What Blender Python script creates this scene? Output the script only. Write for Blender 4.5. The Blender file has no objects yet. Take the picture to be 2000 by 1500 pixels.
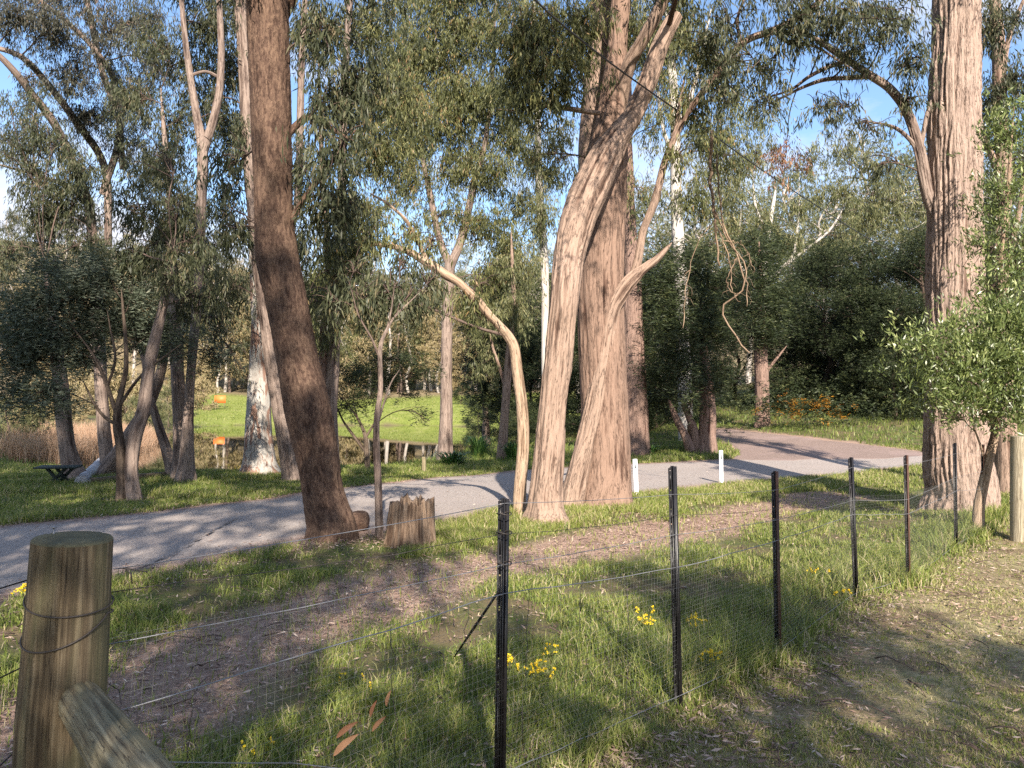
import bpy, math, random
import numpy as np
from mathutils import Vector, Matrix
R = math.radians
rng = np.random.default_rng(7); random.seed(7)
# ---------------------------------------------------------------- camera
F_PX = 1500.0
CAM = np.array([0.0, 0.0, 1.65])
PITCH, ROLL = math.atan(45 / 1500), R(1.0)
fw = np.array([0, math.cos(PITCH), math.sin(PITCH)]); up0 = np.array([0, -math.sin(PITCH), math.cos(PITCH)]); rt0 = np.array([1.0, 0, 0])
RT = rt0 * math.cos(ROLL) + up0 * math.sin(ROLL); UP = up0 * math.cos(ROLL) - rt0 * math.sin(ROLL)
sc = bpy.context.scene
cd = bpy.data.cameras.new('camera'); cam = bpy.data.objects.new('camera', cd); sc.collection.objects.link(cam)
cam.matrix_world = Matrix(((RT[0], UP[0], -fw[0], CAM[0]), (RT[1], UP[1], -fw[1], CAM[1]), (RT[2], UP[2], -fw[2], CAM[2]), (0, 0, 0, 1)))
cd.sensor_width = 36; cd.lens = 36 * F_PX / 2000; cd.clip_start = 0.05; cd.clip_end = 3000
sc.camera = cam
# ---------------------------------------------------------------- sun and sky
SUN_EL = R(31); SH = np.array([-0.14, 0.99]); SH /= np.linalg.norm(SH)      # direction in which shadows fall
sd = bpy.data.lights.new('sun', 'SUN'); sun = bpy.data.objects.new('sun', sd); sc.collection.objects.link(sun)
sd.energy = 5.0; sd.angle = R(0.55); sd.color = (1.0, 0.90, 0.78)
tl = Vector((SH[0] * math.cos(SUN_EL), SH[1] * math.cos(SUN_EL), -math.sin(SUN_EL)))
sun.rotation_euler = tl.to_track_quat('-Z', 'Y').to_euler()
w = bpy.data.worlds.new('World'); sc.world = w; w.use_nodes = True
nt = w.node_tree; nt.nodes.clear(); N = nt.nodes.new; L = nt.links.new
out = N('ShaderNodeOutputWorld'); bg = N('ShaderNodeBackground'); sky = N('ShaderNodeTexSky')
sky.sky_type = 'NISHITA'; sky.sun_disc = False; sky.sun_elevation = SUN_EL; sky.sun_rotation = math.atan2(-SH[0], -SH[1])
sky.air_density = 1.0; sky.dust_density = 0.6; sky.ozone_density = 3.0
tc = N('ShaderNodeTexCoord'); mp = N('ShaderNodeMapping'); mp.inputs['Scale'].default_value = (1, 1, 2.6); mp.inputs['Location'].default_value = (3.1, 1.7, .4)
no = N('ShaderNodeTexNoise'); no.inputs['Scale'].default_value = 2.6; no.inputs['Detail'].default_value = 8; no.inputs['Roughness'].default_value = 0.6
cr = N('ShaderNodeValToRGB'); cr.color_ramp.elements[0].position = 0.5; cr.color_ramp.elements[1].position = 0.7
sx = N('ShaderNodeSeparateXYZ'); mr = N('ShaderNodeMapRange')
mr.inputs[1].default_value = 0.05; mr.inputs[2].default_value = 0.34; mr.inputs[3].default_value = 1.0; mr.inputs[4].default_value = 0.0
ad = N('ShaderNodeMath'); ad.operation = 'MULTIPLY_ADD'; ad.inputs[1].default_value = 0.2; ad.use_clamp = True
mx = N('ShaderNodeMixRGB'); mx.inputs[2].default_value = (3.9, 4.0, 4.5, 1)
L(tc.outputs['Generated'], mp.inputs[0]); L(mp.outputs[0], no.inputs['Vector']); L(tc.outputs['Generated'], sx.inputs[0]); L(sx.outputs[2], mr.inputs[0])
L(mr.outputs[0], ad.inputs[0]); L(no.outputs[0], ad.inputs[2]); L(ad.outputs[0], cr.inputs[0])
L(cr.outputs[0], mx.inputs[0]); L(sky.outputs[0], mx.inputs[1]); L(mx.outputs[0], bg.inputs[0]); bg.inputs[1].default_value = 0.115
L(bg.outputs[0], out.inputs[0])
sc.view_settings.view_transform = 'Standard'; sc.view_settings.look = 'None'; sc.view_settings.gamma = 1
sc.view_settings.exposure = 1.3
cy = sc.cycles; cy.max_bounces = 6; cy.diffuse_bounces = 3; cy.glossy_bounces = 3; cy.transmission_bounces = 3; cy.transparent_max_bounces = 4
cy.caustics_reflective = False; cy.caustics_refractive = False; cy.use_adaptive_sampling = True; cy.adaptive_threshold = 0.01
try: cy.use_denoising = False; cy.denoiser = 'OPENIMAGEDENOISE'
except Exception: pass
# ---------------------------------------------------------------- helpers
def P(px, py, d):
    return CAM + d * (fw + (px - 1000) / F_PX * RT + (750 - py) / F_PX * UP)
def _h(ix, iy, iz, s):
    n = (ix * 374761393 + iy * 668265263 + iz * 2147483647 + s * 974634777) & 0xffffffff
    n = ((n ^ (n >> 13)) * 1274126177) & 0xffffffff
    return ((n ^ (n >> 16)) & 0xffff) / 65535.0
def noise(x, y, z=0.0, s=0):
    x, y, z = np.broadcast_arrays(np.asarray(x, float), np.asarray(y, float), np.asarray(z, float))
    ix, iy, iz = (np.floor(v).astype(np.int64) for v in (x, y, z))
    fx, fy, fz = x - ix, y - iy, z - iz
    fx, fy, fz = (t * t * (3 - 2 * t) for t in (fx, fy, fz)); r = 0
    for a in (0, 1):
        for b in (0, 1):
            for c in (0, 1):
                r = r + (fx if a else 1 - fx) * (fy if b else 1 - fy) * (fz if c else 1 - fz) * _h(ix + a, iy + b, iz + c, s)
    return r
def fbm(x, y, z=0.0, s=0, o=3):
    r = 0; a = 1; t = 0
    for i in range(o):
        r = r + a * noise(np.asarray(x) * 2 ** i, np.asarray(y) * 2 ** i, np.asarray(z) * 2 ** i, s + i); t += a; a *= 0.5
    return r / t
def sstep(a, b, v):
    t = np.clip((v - a) / (b - a), 0, 1); return t * t * (3 - 2 * t)
def sdist(poly, x, y):
    """signed distance to a polygon, positive inside"""
    poly = np.asarray(poly, float)[:, :2]; best = np.full(x.shape, 1e18); ins = np.zeros(x.shape, bool); n = len(poly)
    for i in range(n):
        a, b = poly[i], poly[(i + 1) % n]; e = b - a
        t = np.clip(((x - a[0]) * e[0] + (y - a[1]) * e[1]) / (e @ e + 1e-12), 0, 1)
        best = np.minimum(best, (x - a[0] - t * e[0]) ** 2 + (y - a[1] - t * e[1]) ** 2)
        if a[1] != b[1]: ins ^= ((a[1] > y) != (b[1] > y)) & (x < (b[0] - a[0]) * (y - a[1]) / (b[1] - a[1]) + a[0])
    return np.where(ins, 1, -1) * np.sqrt(best)
def ldist(line, x, y):
    line = np.asarray(line, float); best = np.full(x.shape, 1e18); side = np.zeros(x.shape)
    for a, b in zip(line[:-1], line[1:]):
        e = b[:2] - a[:2]; t = np.clip(((x - a[0]) * e[0] + (y - a[1]) * e[1]) / (e @ e), 0, 1)
        q = (x - a[0] - t * e[0]) ** 2 + (y - a[1] - t * e[1]) ** 2; s = np.sign(e[0] * (y - a[1]) - e[1] * (x - a[0]))
        side = np.where(q < best, s, side); best = np.minimum(best, q)
    return np.sqrt(best) * side          # positive = left of the line
def tag(o, label=None, cat=None, group=None, kind=None):
    if label: o['label'] = label
    if cat: o['category'] = cat
    if group: o['group'] = group
    if kind: o['kind'] = kind
    return o
def mesh(name, v, f, mat, parent=None, attrs=None, smooth=False):
    """v (n,3); f (m,k) array or list of arrays; one mesh object"""
    me = bpy.data.meshes.new(name); v = np.asarray(v, np.float32)
    fs = [np.asarray(q, np.int32) for q in (f if isinstance(f, list) else [f]) if len(q)]
    lt = np.concatenate([np.full(len(q), q.shape[1], np.int32) for q in fs]); lv = np.concatenate([q.ravel() for q in fs])
    me.vertices.add(len(v)); me.vertices.foreach_set('co', v.ravel())
    me.loops.add(len(lv)); me.loops.foreach_set('vertex_index', lv)
    me.polygons.add(len(lt)); me.polygons.foreach_set('loop_start', np.concatenate([[0], np.cumsum(lt)[:-1]]).astype(np.int32))
    if smooth: me.polygons.foreach_set('use_smooth', np.ones(len(lt), bool))
    for k, a in (attrs or {}).items():
        a = np.asarray(a, np.float32)
        if a.ndim == 1: me.attributes.new(k, 'FLOAT', 'POINT').data.foreach_set('value', a)
        else: me.attributes.new(k, 'FLOAT_VECTOR', 'POINT').data.foreach_set('vector', a.ravel())
    me.update(calc_edges=True)
    if mat: me.materials.append(mat)
    o = bpy.data.objects.new(name, me); sc.collection.objects.link(o)
    if parent: o.parent = parent; o.matrix_parent_inverse = Matrix.Translation(-parent.location)
    return o
def empty(name, loc):
    o = bpy.data.objects.new(name, None); sc.collection.objects.link(o); o.location = tuple(float(c) for c in loc); o.empty_display_size = 0.2; return o
class Acc:
    """collects pieces for one mesh"""
    def __init__(s): s.v = []; s.q = []; s.t = []; s.n = 0; s.a = {}
    def add(s, v, q=None, t=None, **at):
        v = np.asarray(v, float); s.v.append(v)
        if q is not None and len(q): s.q.append(np.asarray(q) + s.n)
        if t is not None and len(t): s.t.append(np.asarray(t) + s.n)
        for k, a in at.items(): s.a.setdefault(k, []).append(np.broadcast_to(a, (len(v),) + np.shape(a)[1:]) if np.ndim(a) else np.full(len(v), a))
        s.n += len(v)
    def box(s, c, size, rot=None, **at):
        k = np.array([[x, y, z] for x in (-.5, .5) for y in (-.5, .5) for z in (-.5, .5)]) * size
        if rot is not None: k = k @ np.asarray(rot).T
        s.add(k + c, [[0, 1, 3, 2], [4, 6, 7, 5], [0, 4, 5, 1], [2, 3, 7, 6], [0, 2, 6, 4], [1, 5, 7, 3]], **at)
    def build(s, name, mat, parent=None, smooth=False):
        f = []
        if s.q: f.append(np.concatenate(s.q))
        if s.t: f.append(np.concatenate(s.t))
        return mesh(name, np.concatenate(s.v), f, mat, parent, {k: np.concatenate(a) for k, a in s.a.items()}, smooth)
def spline(pts, n):
    """Catmull-Rom through rows of pts (any number of columns), resampled evenly"""
    p = np.asarray(pts, float); m = len(p)
    e = np.vstack([2 * p[0] - p[1], p, 2 * p[-1] - p[-2]]); o = []
    for i in range(m - 1):
        a, b, c, d = e[i:i + 4]; t = np.linspace(0, 1, 12, endpoint=False)[:, None]
        o.append(0.5 * (2 * b + (c - a) * t + (2 * a - 5 * b + 4 * c - d) * t * t + (3 * b - a - 3 * c + d) * t ** 3))
    o = np.vstack(o + [p[-1:]]); s = np.concatenate([[0], np.cumsum(np.linalg.norm(np.diff(o[:, :3], axis=0), axis=1))])
    u = np.linspace(0, s[-1], n); return np.stack([np.interp(u, s, o[:, k]) for k in range(p.shape[1])], 1)
def frames(c):
    t = np.gradient(c, axis=0); t /= np.linalg.norm(t, axis=1, keepdims=True) + 1e-12
    a = np.array([0, -1.0, 0]) if abs(t[0][1]) < 0.9 else np.array([1.0, 0, 0]); A = np.empty_like(c)
    for i in range(len(c)):
        a = a - t[i] * (a @ t[i]); a = a / (np.linalg.norm(a) + 1e-12); A[i] = a
    return A, np.cross(t, A)
def tube(c, r, k=6, cap=True):
    """plain tube: returns verts, quads, tris, bark coordinate"""
    c = np.asarray(c, float); r = np.broadcast_to(r, (len(c),)); A, B = frames(c); th = np.linspace(0, 2 * np.pi, k, endpoint=False)
    v = (c[:, None] + r[:, None, None] * (np.cos(th)[None, :, None] * A[:, None] + np.sin(th)[None, :, None] * B[:, None])).reshape(-1, 3)
    s = np.concatenate([[0], np.cumsum(np.linalg.norm(np.diff(c, axis=0), axis=1))])
    bk = np.stack([(r[:, None] * np.cos(th)).ravel(), (r[:, None] * np.sin(th)).ravel(), np.repeat(s, k)], 1)
    i = np.arange(len(c) - 1)[:, None] * k; j = np.arange(k)[None]; j2 = (j + 1) % k
    q = np.stack([i + j, i + j2, i + k + j2, i + k + j], -1).reshape(-1, 4); t = []
    if cap:
        v = np.vstack([v, c[:1], c[-1:]]); bk = np.vstack([bk, bk[:1], bk[-1:]]); n = len(c) * k; j = np.arange(k)
        t = np.vstack([np.stack([np.full(k, n), (j + 1) % k, j], 1), np.stack([np.full(k, n + 1), n - k + j, n - k + (j + 1) % k], 1)])
    return v, q, t, bk
def bark_tube(pts, amp=0.012, kh=14.0, kv=1.3, k=72, step=0.035, lobes=0.0, seed=0, lump=0.06, plates=0.0):
    """trunk with real relief; pts rows = x y z r"""
    pts = np.asarray(pts, float); Ln = np.linalg.norm(np.diff(pts[:, :3], axis=0), axis=1).sum()
    n = int(min(420, max(12, Ln / step))); g = spline(pts, n); c, r = g[:, :3], g[:, 3]; A, B = frames(c)
    th = np.linspace(0, 2 * np.pi, k, endpoint=False); s = np.linspace(0, Ln, n)
    C, S, SS = np.cos(th)[None], np.sin(th)[None], s[:, None]; rr = r[:, None]
    rid = 1 - np.abs(2 * fbm(C * rr * kh + 7 + .25 * noise(SS * 3, C * 2, S * 2, seed + 9), S * rr * kh + 3, SS * kv + 5, seed, 3) - 1)
    rid = np.broadcast_to(rid, (n, k)); big = fbm(C * 1.3 + 4, S * 1.3 + 4, SS * 1.1, seed + 5, 2)
    ramp = np.clip(rr / 0.12, 0, 1); rad = rr * (1 + lump * 2 * (big - .5)) + amp * ramp * (1.6 * (rid ** 2) - .9)
    if plates: rad = rad + plates * ramp * (sstep(.5, .56, noise(C * rr * 16 + 2, S * rr * 16, SS * 3.2, seed + 21)) - .5)
    if lobes: rad = rad * (1 + lobes * np.exp(-SS / 0.5) * np.sin(5 * th[None] + seed))
    v = (c[:, None] + rad[..., None] * (C[0][None, :, None] * A[:, None] + S[0][None, :, None] * B[:, None])).reshape(-1, 3)
    bk = np.stack([(rr * C).ravel(), (rr * S).ravel(), np.repeat(s, k)], 1)
    i = np.arange(n - 1)[:, None] * k; j = np.arange(k)[None]; j2 = (j + 1) % k
    q = np.stack([i + j, i + j2, i + k + j2, i + k + j], -1).reshape(-1, 4)
    v = np.vstack([v, c[-1:]]); bk = np.vstack([bk, [[0, 0, Ln]]]); j = np.arange(k)
    t = np.stack([np.full(k, n * k), (n - 1) * k + j, (n - 1) * k + (j + 1) % k], 1)
    return v, q, t, bk, np.append(rid.ravel(), 0.5), g
# ---------------------------------------------------------------- materials
def mat(name):
    m = bpy.data.materials.new(name); m.use_nodes = True; t = m.node_tree; t.nodes.clear(); return m, t, t.nodes.new, t.links.new
def ramp(t, fac, stops):
    r = t.nodes.new('ShaderNodeValToRGB'); e = r.color_ramp.elements
    while len(e) < len(stops): e.new(0.5)
    for q, (p, c) in zip(e, stops): q.position = p; q.color = (*c, 1)
    t.links.new(fac, r.inputs[0]); return r.outputs[0]
def tex(t, vec, scale, detail=4, rough=.6, typ='NOISE', dist=0):
    n = t.nodes.new('ShaderNodeTexNoise' if typ == 'NOISE' else 'ShaderNodeTexVoronoi'); n.inputs['Scale'].default_value = scale
    if typ == 'NOISE': n.inputs['Detail'].default_value = detail; n.inputs['Roughness'].default_value = rough; n.inputs['Distortion'].default_value = dist
    if vec is not None: t.links.new(vec, n.inputs['Vector'])
    return n.outputs[0]
def mapping(t, vec, s):
    n = t.nodes.new('ShaderNodeMapping'); n.inputs['Scale'].default_value = s; t.links.new(vec, n.inputs[0]); return n.outputs[0]
def mixc(t, fac, a, b, mode='MIX'):
    n = t.nodes.new('ShaderNodeMixRGB'); n.blend_type = mode
    for i, q in ((0, fac), (1, a), (2, b)):
        if hasattr(q, 'links') or hasattr(q, 'is_linked'): t.links.new(q, n.inputs[i])
        elif i == 0: n.inputs[0].default_value = q
        else: n.inputs[i].default_value = (*q, 1)
    return n.outputs[0]
def mathn(t, op, a, b=0.0, clamp=False):
    n = t.nodes.new('ShaderNodeMath'); n.operation = op; n.use_clamp = clamp
    for i, q in ((0, a), (1, b)):
        if hasattr(q, 'is_linked'): t.links.new(q, n.inputs[i])
        else: n.inputs[i].default_value = q
    return n.outputs[0]
def attr(t, name, vec=False):
    n = t.nodes.new('ShaderNodeAttribute'); n.attribute_name = name; return n.outputs['Vector' if vec else 'Fac']
def bsdf(m_t, col, rough=.85, spec=.3, bump=None, bs=.5, bd=.01, **kw):
    m, t, Nn, Ll = m_t; b = Nn('ShaderNodeBsdfPrincipled'); o = Nn('ShaderNodeOutputMaterial'); Ll(b.outputs[0], o.inputs[0])
    if hasattr(col, 'is_linked'): Ll(col, b.inputs['Base Color'])
    else: b.inputs['Base Color'].default_value = (*col, 1)
    if hasattr(rough, 'is_linked'): Ll(rough, b.inputs['Roughness'])
    else: b.inputs['Roughness'].default_value = rough
    b.inputs['Specular IOR Level'].default_value = spec
    for k, q in kw.items(): b.inputs[k].default_value = q
    if bump is not None:
        n = Nn('ShaderNodeBump'); n.inputs['Strength'].default_value = bs; n.inputs['Distance'].default_value = bd
        Ll(bump, n.inputs['Height']); Ll(n.outputs[0], b.inputs['Normal'])
    return m
def bark(name, dark, mid, light, kh=60, kv=5, bs=.8, patch=None, bd=.012, rw=.3):
    T = mat(name); t = T[1]; bk = attr(t, 'bk', True)
    f1 = tex(t, mapping(t, bk, (kh, kh, kv)), 1, 5, .65); f2 = tex(t, mapping(t, bk, (5, 5, 1.2)), 1, 4, .6); f3 = tex(t, mapping(t, bk, (kh * 2.5, kh * 2.5, kv * 6)), 1, 3, .7)
    rid = attr(t, 'ridge'); f = mathn(t, 'ADD', mathn(t, 'MULTIPLY', f1, .55), mathn(t, 'MULTIPLY', mathn(t, 'POWER', rid, 1.5), rw)); f = mathn(t, 'ADD', f, mathn(t, 'MULTIPLY', f2, .25))
    col = ramp(t, f, [(.40, dark), (.5, mid), (.64, light)])
    if patch:
        pf = tex(t, mapping(t, bk, (7, 7, 1.6)), 1, 6, .65, dist=.6)
        col = mixc(t, ramp(t, pf, [(.49, (0, 0, 0)), (.54, (1, 1, 1))]), col, patch)
    ck = tex(t, mapping(t, bk, (13, 13, 1.1 if kv < 8 else 6)), 1, 4, .7, dist=.3); ck = ramp(t, mathn(t, 'ABSOLUTE', mathn(t, 'SUBTRACT', ck, .5)), [(0, (.8, .8, .8)), (.03, (0, 0, 0))])
    if bs > .5: col = mixc(t, ck, col, tuple(q * .7 for q in dark))
    col = mixc(t, .35, col, ramp(t, f3, [(.3, (.25, .25, .25)), (.7, (1, 1, 1))]), 'MULTIPLY')
    h = mathn(t, 'ADD', mathn(t, 'MULTIPLY', f1, 1.0), mathn(t, 'MULTIPLY', f3, .5))
    return bsdf(T, col, .9, .15, h, bs, bd)
def leafmat(name, stops, trans=.3, rough=.5, spec=.28):
    T = mat(name); m, t, Nn, Ll = T; a = attr(t, 'rnd'); col = ramp(t, a, stops)
    b = Nn('ShaderNodeBsdfPrincipled'); Ll(col, b.inputs['Base Color']); b.inputs['Roughness'].default_value = rough; b.inputs['Specular IOR Level'].default_value = spec
    tr = Nn('ShaderNodeBsdfTranslucent'); tc_ = mixc(t, .7, col, (.9, 1.0, .35), 'MULTIPLY'); br = Nn('ShaderNodeBrightContrast'); br.inputs[1].default_value = .03
    Ll(tc_, br.inputs[0]); Ll(br.outputs[0], tr.inputs[0]); ms = Nn('ShaderNodeMixShader'); ms.inputs[0].default_value = trans
    o = Nn('ShaderNodeOutputMaterial'); Ll(b.outputs[0], ms.inputs[1]); Ll(tr.outputs[0], ms.inputs[2]); Ll(ms.outputs[0], o.inputs[0]); return m
M = {}
M['bark_brown'] = bark('bark_brown', (.05, .03, .022), (.11, .068, .05), (.20, .13, .09), 50, 18, .9, rw=.2)
M['bark_pink'] = bark('bark_pink', (.04, .024, .019), (.15, .095, .07), (.33, .235, .18), 24, 2.2, 1.0, rw=.42)
M['bark_pink_shaded'] = bark('bark_pink_shaded', (.032, .018, .014), (.115, .068, .05), (.27, .18, .135), 24, 2.2, 1.0, rw=.42)  # darker copy of the pink bark; rear stem's shade put into its colour
M['bark_red'] = bark('bark_red', (.04, .02, .017), (.135, .072, .055), (.29, .195, .155), 22, 1.4, 1.0, bd=.04, rw=.6)
M['bark_redpale'] = bark('bark_redpale', (.042, .022, .018), (.17, .108, .084), (.39, .29, .235), 22, 1.4, 1.0, bd=.04, rw=.6)
M['bark_grey'] = bark('bark_grey', (.05, .035, .03), (.155, .11, .09), (.30, .23, .19), 26, 3, .9)
M['bark_dark'] = bark('bark_dark', (.035, .026, .02), (.085, .06, .045), (.16, .12, .09), 60, 5, .8)
M['bark_white'] = bark('bark_white', (.17, .14, .12), (.32, .29, .255), (.46, .43, .385), 12, 2, .3, patch=(.26, .16, .12))
M['bark_pale'] = bark('bark_pale', (.22, .18, .15), (.40, .355, .31), (.54, .5, .45), 20, 2, .3)
M['bark_tan'] = bark('bark_tan', (.09, .055, .036), (.25, .17, .115), (.42, .31, .22), 26, 2.5, .9)
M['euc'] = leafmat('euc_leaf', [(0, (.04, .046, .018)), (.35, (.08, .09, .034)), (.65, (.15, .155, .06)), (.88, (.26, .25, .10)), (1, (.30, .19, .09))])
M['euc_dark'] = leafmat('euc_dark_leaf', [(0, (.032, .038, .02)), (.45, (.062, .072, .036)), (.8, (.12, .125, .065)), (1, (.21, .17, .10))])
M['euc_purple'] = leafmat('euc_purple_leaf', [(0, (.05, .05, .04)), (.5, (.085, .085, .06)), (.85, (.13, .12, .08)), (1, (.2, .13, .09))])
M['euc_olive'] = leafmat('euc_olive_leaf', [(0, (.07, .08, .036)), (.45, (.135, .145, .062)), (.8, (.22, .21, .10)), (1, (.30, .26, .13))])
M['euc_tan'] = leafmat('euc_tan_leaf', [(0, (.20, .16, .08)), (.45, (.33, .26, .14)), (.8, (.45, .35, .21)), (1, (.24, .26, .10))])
M['wattle'] = leafmat('wattle_leaf', [(0, (.014, .022, .009)), (.5, (.030, .043, .016)), (.85, (.068, .085, .032)), (1, (.13, .14, .055))], .22, .55)
M['wattle_blue'] = leafmat('wattle_blue_leaf', [(0, (.04, .052, .034)), (.5, (.085, .105, .07)), (.85, (.17, .195, .135)), (1, (.27, .28, .2))], .22, .55)
M['shrub'] = leafmat('shrub_leaf', [(0, (.06, .085, .025)), (.5, (.13, .17, .05)), (.85, (.25, .29, .10)), (1, (.42, .45, .2))], .3, .38, .6)
M['dead'] = leafmat('dead_leaf', [(0, (.14, .06, .035)), (.5, (.25, .12, .07)), (1, (.38, .22, .13))], .25)
M['strap'] = leafmat('strap_leaf', [(0, (.03, .07, .018)), (.6, (.06, .13, .03)), (1, (.14, .22, .06))], .25, .35)
M['grass'] = leafmat('grass_blade', [(0, (.06, .095, .02)), (.3, (.13, .18, .035)), (.55, (.23, .27, .06)), (.75, (.33, .33, .11)), (.88, (.42, .35, .18)), (1, (.52, .43, .28))], .38, .5, .35)
M['reed'] = leafmat('reed_blade', [(0, (.30, .17, .10)), (.5, (.48, .31, .21)), (1, (.62, .45, .33))], .3, .6, .2)
M['flower'] = leafmat('yellow_petal', [(0, (.75, .5, .02)), (1, (.85, .68, .04))], .3, .5)
M['flower_orange'] = leafmat('orange_blossom', [(0, (.28, .11, .015)), (1, (.5, .24, .02))], .3, .5)
M['litter'] = leafmat('litter_leaf', [(0, (.09, .055, .04)), (.3, (.22, .14, .105)), (.6, (.38, .27, .21)), (.85, (.52, .41, .33)), (1, (.66, .56, .47))], .05, .7, .3)
# ---------------------------------------------------------------- terrain
WATER = -0.35
ctl = np.array([(0, 0, 0), (-12, 0, 0), (12, 0, 0), (0, -20, 0), (-30, -20, 0), (30, -20, 0), (-12, 8, 0), (12, 8, .1), (0, 8, 0), (-5, 12, 0), (5, 12, .02), (0, 15, 0), (7, 17, .12),
    (11, 19, .35), (17, 20, .6), (9, 30, 1.05), (12, 30, 1.3), (20, 36, 2.2), (35, 30, 2.5), (4, 25, .25), (5.5, 29, .5), (9, 42, 1.8), (20, 60, 4), (60, 60, 6), (-6, 17, -.05), (-9, 19, -.12), (-12, 18, -.1), (-14, 22, -.15),
    (0, 21, -.1), (-2, 27, -.2), (1.5, 35, .05), (3, 60, .6), (-25, 30, .2), (-60, 30, 2), (-28, 50, .3), (-26, 66, .0), (-13, 74, .05), (-2, 74, .1), (-25, 85, .8), (-12, 90, 1.6), (0, 90, 1.8), (-29, 105, 1.5),
    (-28, 122, 3.0), (-14, 122, 3.9), (0, 122, 4.1), (-60, 110, 4), (-90, 60, 5), (60, 122, 9), (30, 90, 6)], float)
def _k(d2): return np.sqrt(d2 + 9.0)
_D = ((ctl[:, None, :2] - ctl[None, :, :2]) ** 2).sum(-1); _n = len(ctl); _A = np.zeros((_n + 3, _n + 3)); _A[:_n, :_n] = -_k(_D)
_A[:_n, _n:] = np.c_[np.ones(_n), ctl[:, :2]]; _A[_n:, :_n] = _A[:_n, _n:].T; _w = np.linalg.solve(_A, np.r_[ctl[:, 2], 0, 0, 0])
def flat_ray(px, py, z0):
    q = P(px, py, 1) - CAM; return (CAM + q * (z0 - CAM[2]) / q[2])[:2]
pond = np.array([flat_ray(a, b, WATER) for a, b in [(330, 928), (450, 924), (560, 917), (700, 911), (830, 896), (930, 872), (968, 856), (975, 843), (900, 833), (800, 831), (700, 831), (560, 830), (450, 831), (380, 836),
    (330, 850), (250, 872), (180, 890), (150, 905), (200, 928)]])
def terrain(x, y):
    x = np.asarray(x, float); y = np.asarray(y, float); sh = x.shape; x = x.ravel(); y = y.ravel(); z = np.empty(x.shape)
    for i in range(0, len(x), 40000):
        X, Y = x[i:i + 40000], y[i:i + 40000]; xc, yc = np.clip(X, -110, 90), np.clip(Y, -30, 126)
        k = -_k((xc[:, None] - ctl[None, :, 0]) ** 2 + (yc[:, None] - ctl[None, :, 1]) ** 2) @ _w[:_n] + _w[_n] + _w[_n + 1] * xc + _w[_n + 2] * yc
        k = k + sstep(122, 330, Y) * (46 - 14 * sstep(0, 150, X)) + sstep(60, 200, -X) * 14 * sstep(20, 100, Y) + .05 * (fbm(X * .6, Y * .6, 0, 3, 2) - .5) * np.clip(np.hypot(X, Y) / 8, 0, 1.5)
        s = sdist(pond, X, Y); k = np.where(s > -3, k + (WATER - .03 - k) * sstep(-3, 0, s), k); k = np.where(s > 0, WATER - .03 - np.minimum(s * .25, 1.0), k); z[i:i + 40000] = k
    return z.reshape(sh)
def tz(x, y): return float(terrain(np.array([x]), np.array([y]))[0])
def G(px, py, dmax=160):
    """where the line of sight of a photo pixel meets the ground"""
    ds = np.exp(np.linspace(math.log(1.2), math.log(dmax), 500)); p = CAM + ds[:, None] * (P(px, py, 1) - CAM); h = p[:, 2] - terrain(p[:, 0], p[:, 1])
    i = int(np.argmax(h < 0)) if (h < 0).any() else len(ds) - 1
    return p[i] if i == 0 else p[i - 1] + (p[i] - p[i - 1]) * h[i - 1] / (h[i - 1] - h[i] + 1e-9)
def depth(p): return float((np.asarray(p) - CAM) @ fw)
near_e = [G(a, b)[:2] for a, b in [(0, 1172), (230, 1130), (560, 1066), (720, 1042), (850, 1026), (960, 1004), (1100, 986), (1240, 968), (1430, 946), (1560, 936), (1700, 922), (1830, 908), (1950, 898)]]
far_e = [G(a, b)[:2] for a, b in [(0, 1027), (300, 999), (590, 962), (800, 938), (1000, 919), (1180, 908), (1300, 903), (1430, 896), (1560, 896), (1700, 893), (1830, 887), (1950, 880)]]
near_e = [near_e[0] + (near_e[0] - near_e[1]) * 14] + near_e + [near_e[-1] + (near_e[-1] - near_e[-2]) * 8]
far_e = [far_e[0] + (far_e[0] - far_e[1]) * 5] + far_e + [far_e[-1] + (far_e[-1] - far_e[-2]) * 8]
road_poly = np.array(near_e + far_e[::-1])
track_n = [G(a, b)[:2] for a, b in [(1385, 852), (1425, 868), (1440, 884), (1430, 897), (1560, 897), (1700, 894), (1830, 888)]]
track_f = [G(a, b)[:2] for a, b in [(1385, 838), (1400, 837), (1500, 846), (1600, 857), (1700, 869), (1800, 882), (1850, 886)]]
track_poly = np.array(track_n + track_f[::-1])
FENCE = np.array([(-1.08, 1.88), (-.04, 3.2), (.89, 4.25), (1.78, 5.15), (3.0, 6.8), (3.8, 7.4), (5.35, 9.3), (6.4, 10.5), (7.6, 11.6), (14, 18)])
FENCE_L = np.vstack([[(-1.3, 1.6), (-9, -8)][1], FENCE])
path_c = np.array([G(a, b)[:2] for a, b in [(-300, 1560), (100, 1420), (330, 1320), (600, 1210), (900, 1120), (1200, 1055), (1400, 1020), (1500, 995), (1620, 968)]])
gully = [G(a, b)[:2] for a, b in [(1240, 900), (1180, 930)]]
def zones(x, y):
    rd = sdist(road_poly, x, y) + .25 * (fbm(x * 1.1, y * 1.1, 0, 11) - .5); td = sdist(track_poly, x, y) + .5 * (fbm(x * .8, y * .8, 0, 12) - .5)
    pd = np.abs(ldist(path_c, x, y)); pm = sstep(.95, .35, pd + .7 * (fbm(x * 1.3, y * 1.3, 0, 13) - .5))
    fs = ldist(FENCE_L, x, y); lawn = sstep(.15, -.35, fs + .35 * (fbm(x * 2, y * 2, 0, 14) - .5))
    lawn = lawn * (y < 40)
    return rd, td, pm, lawn, fs
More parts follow.
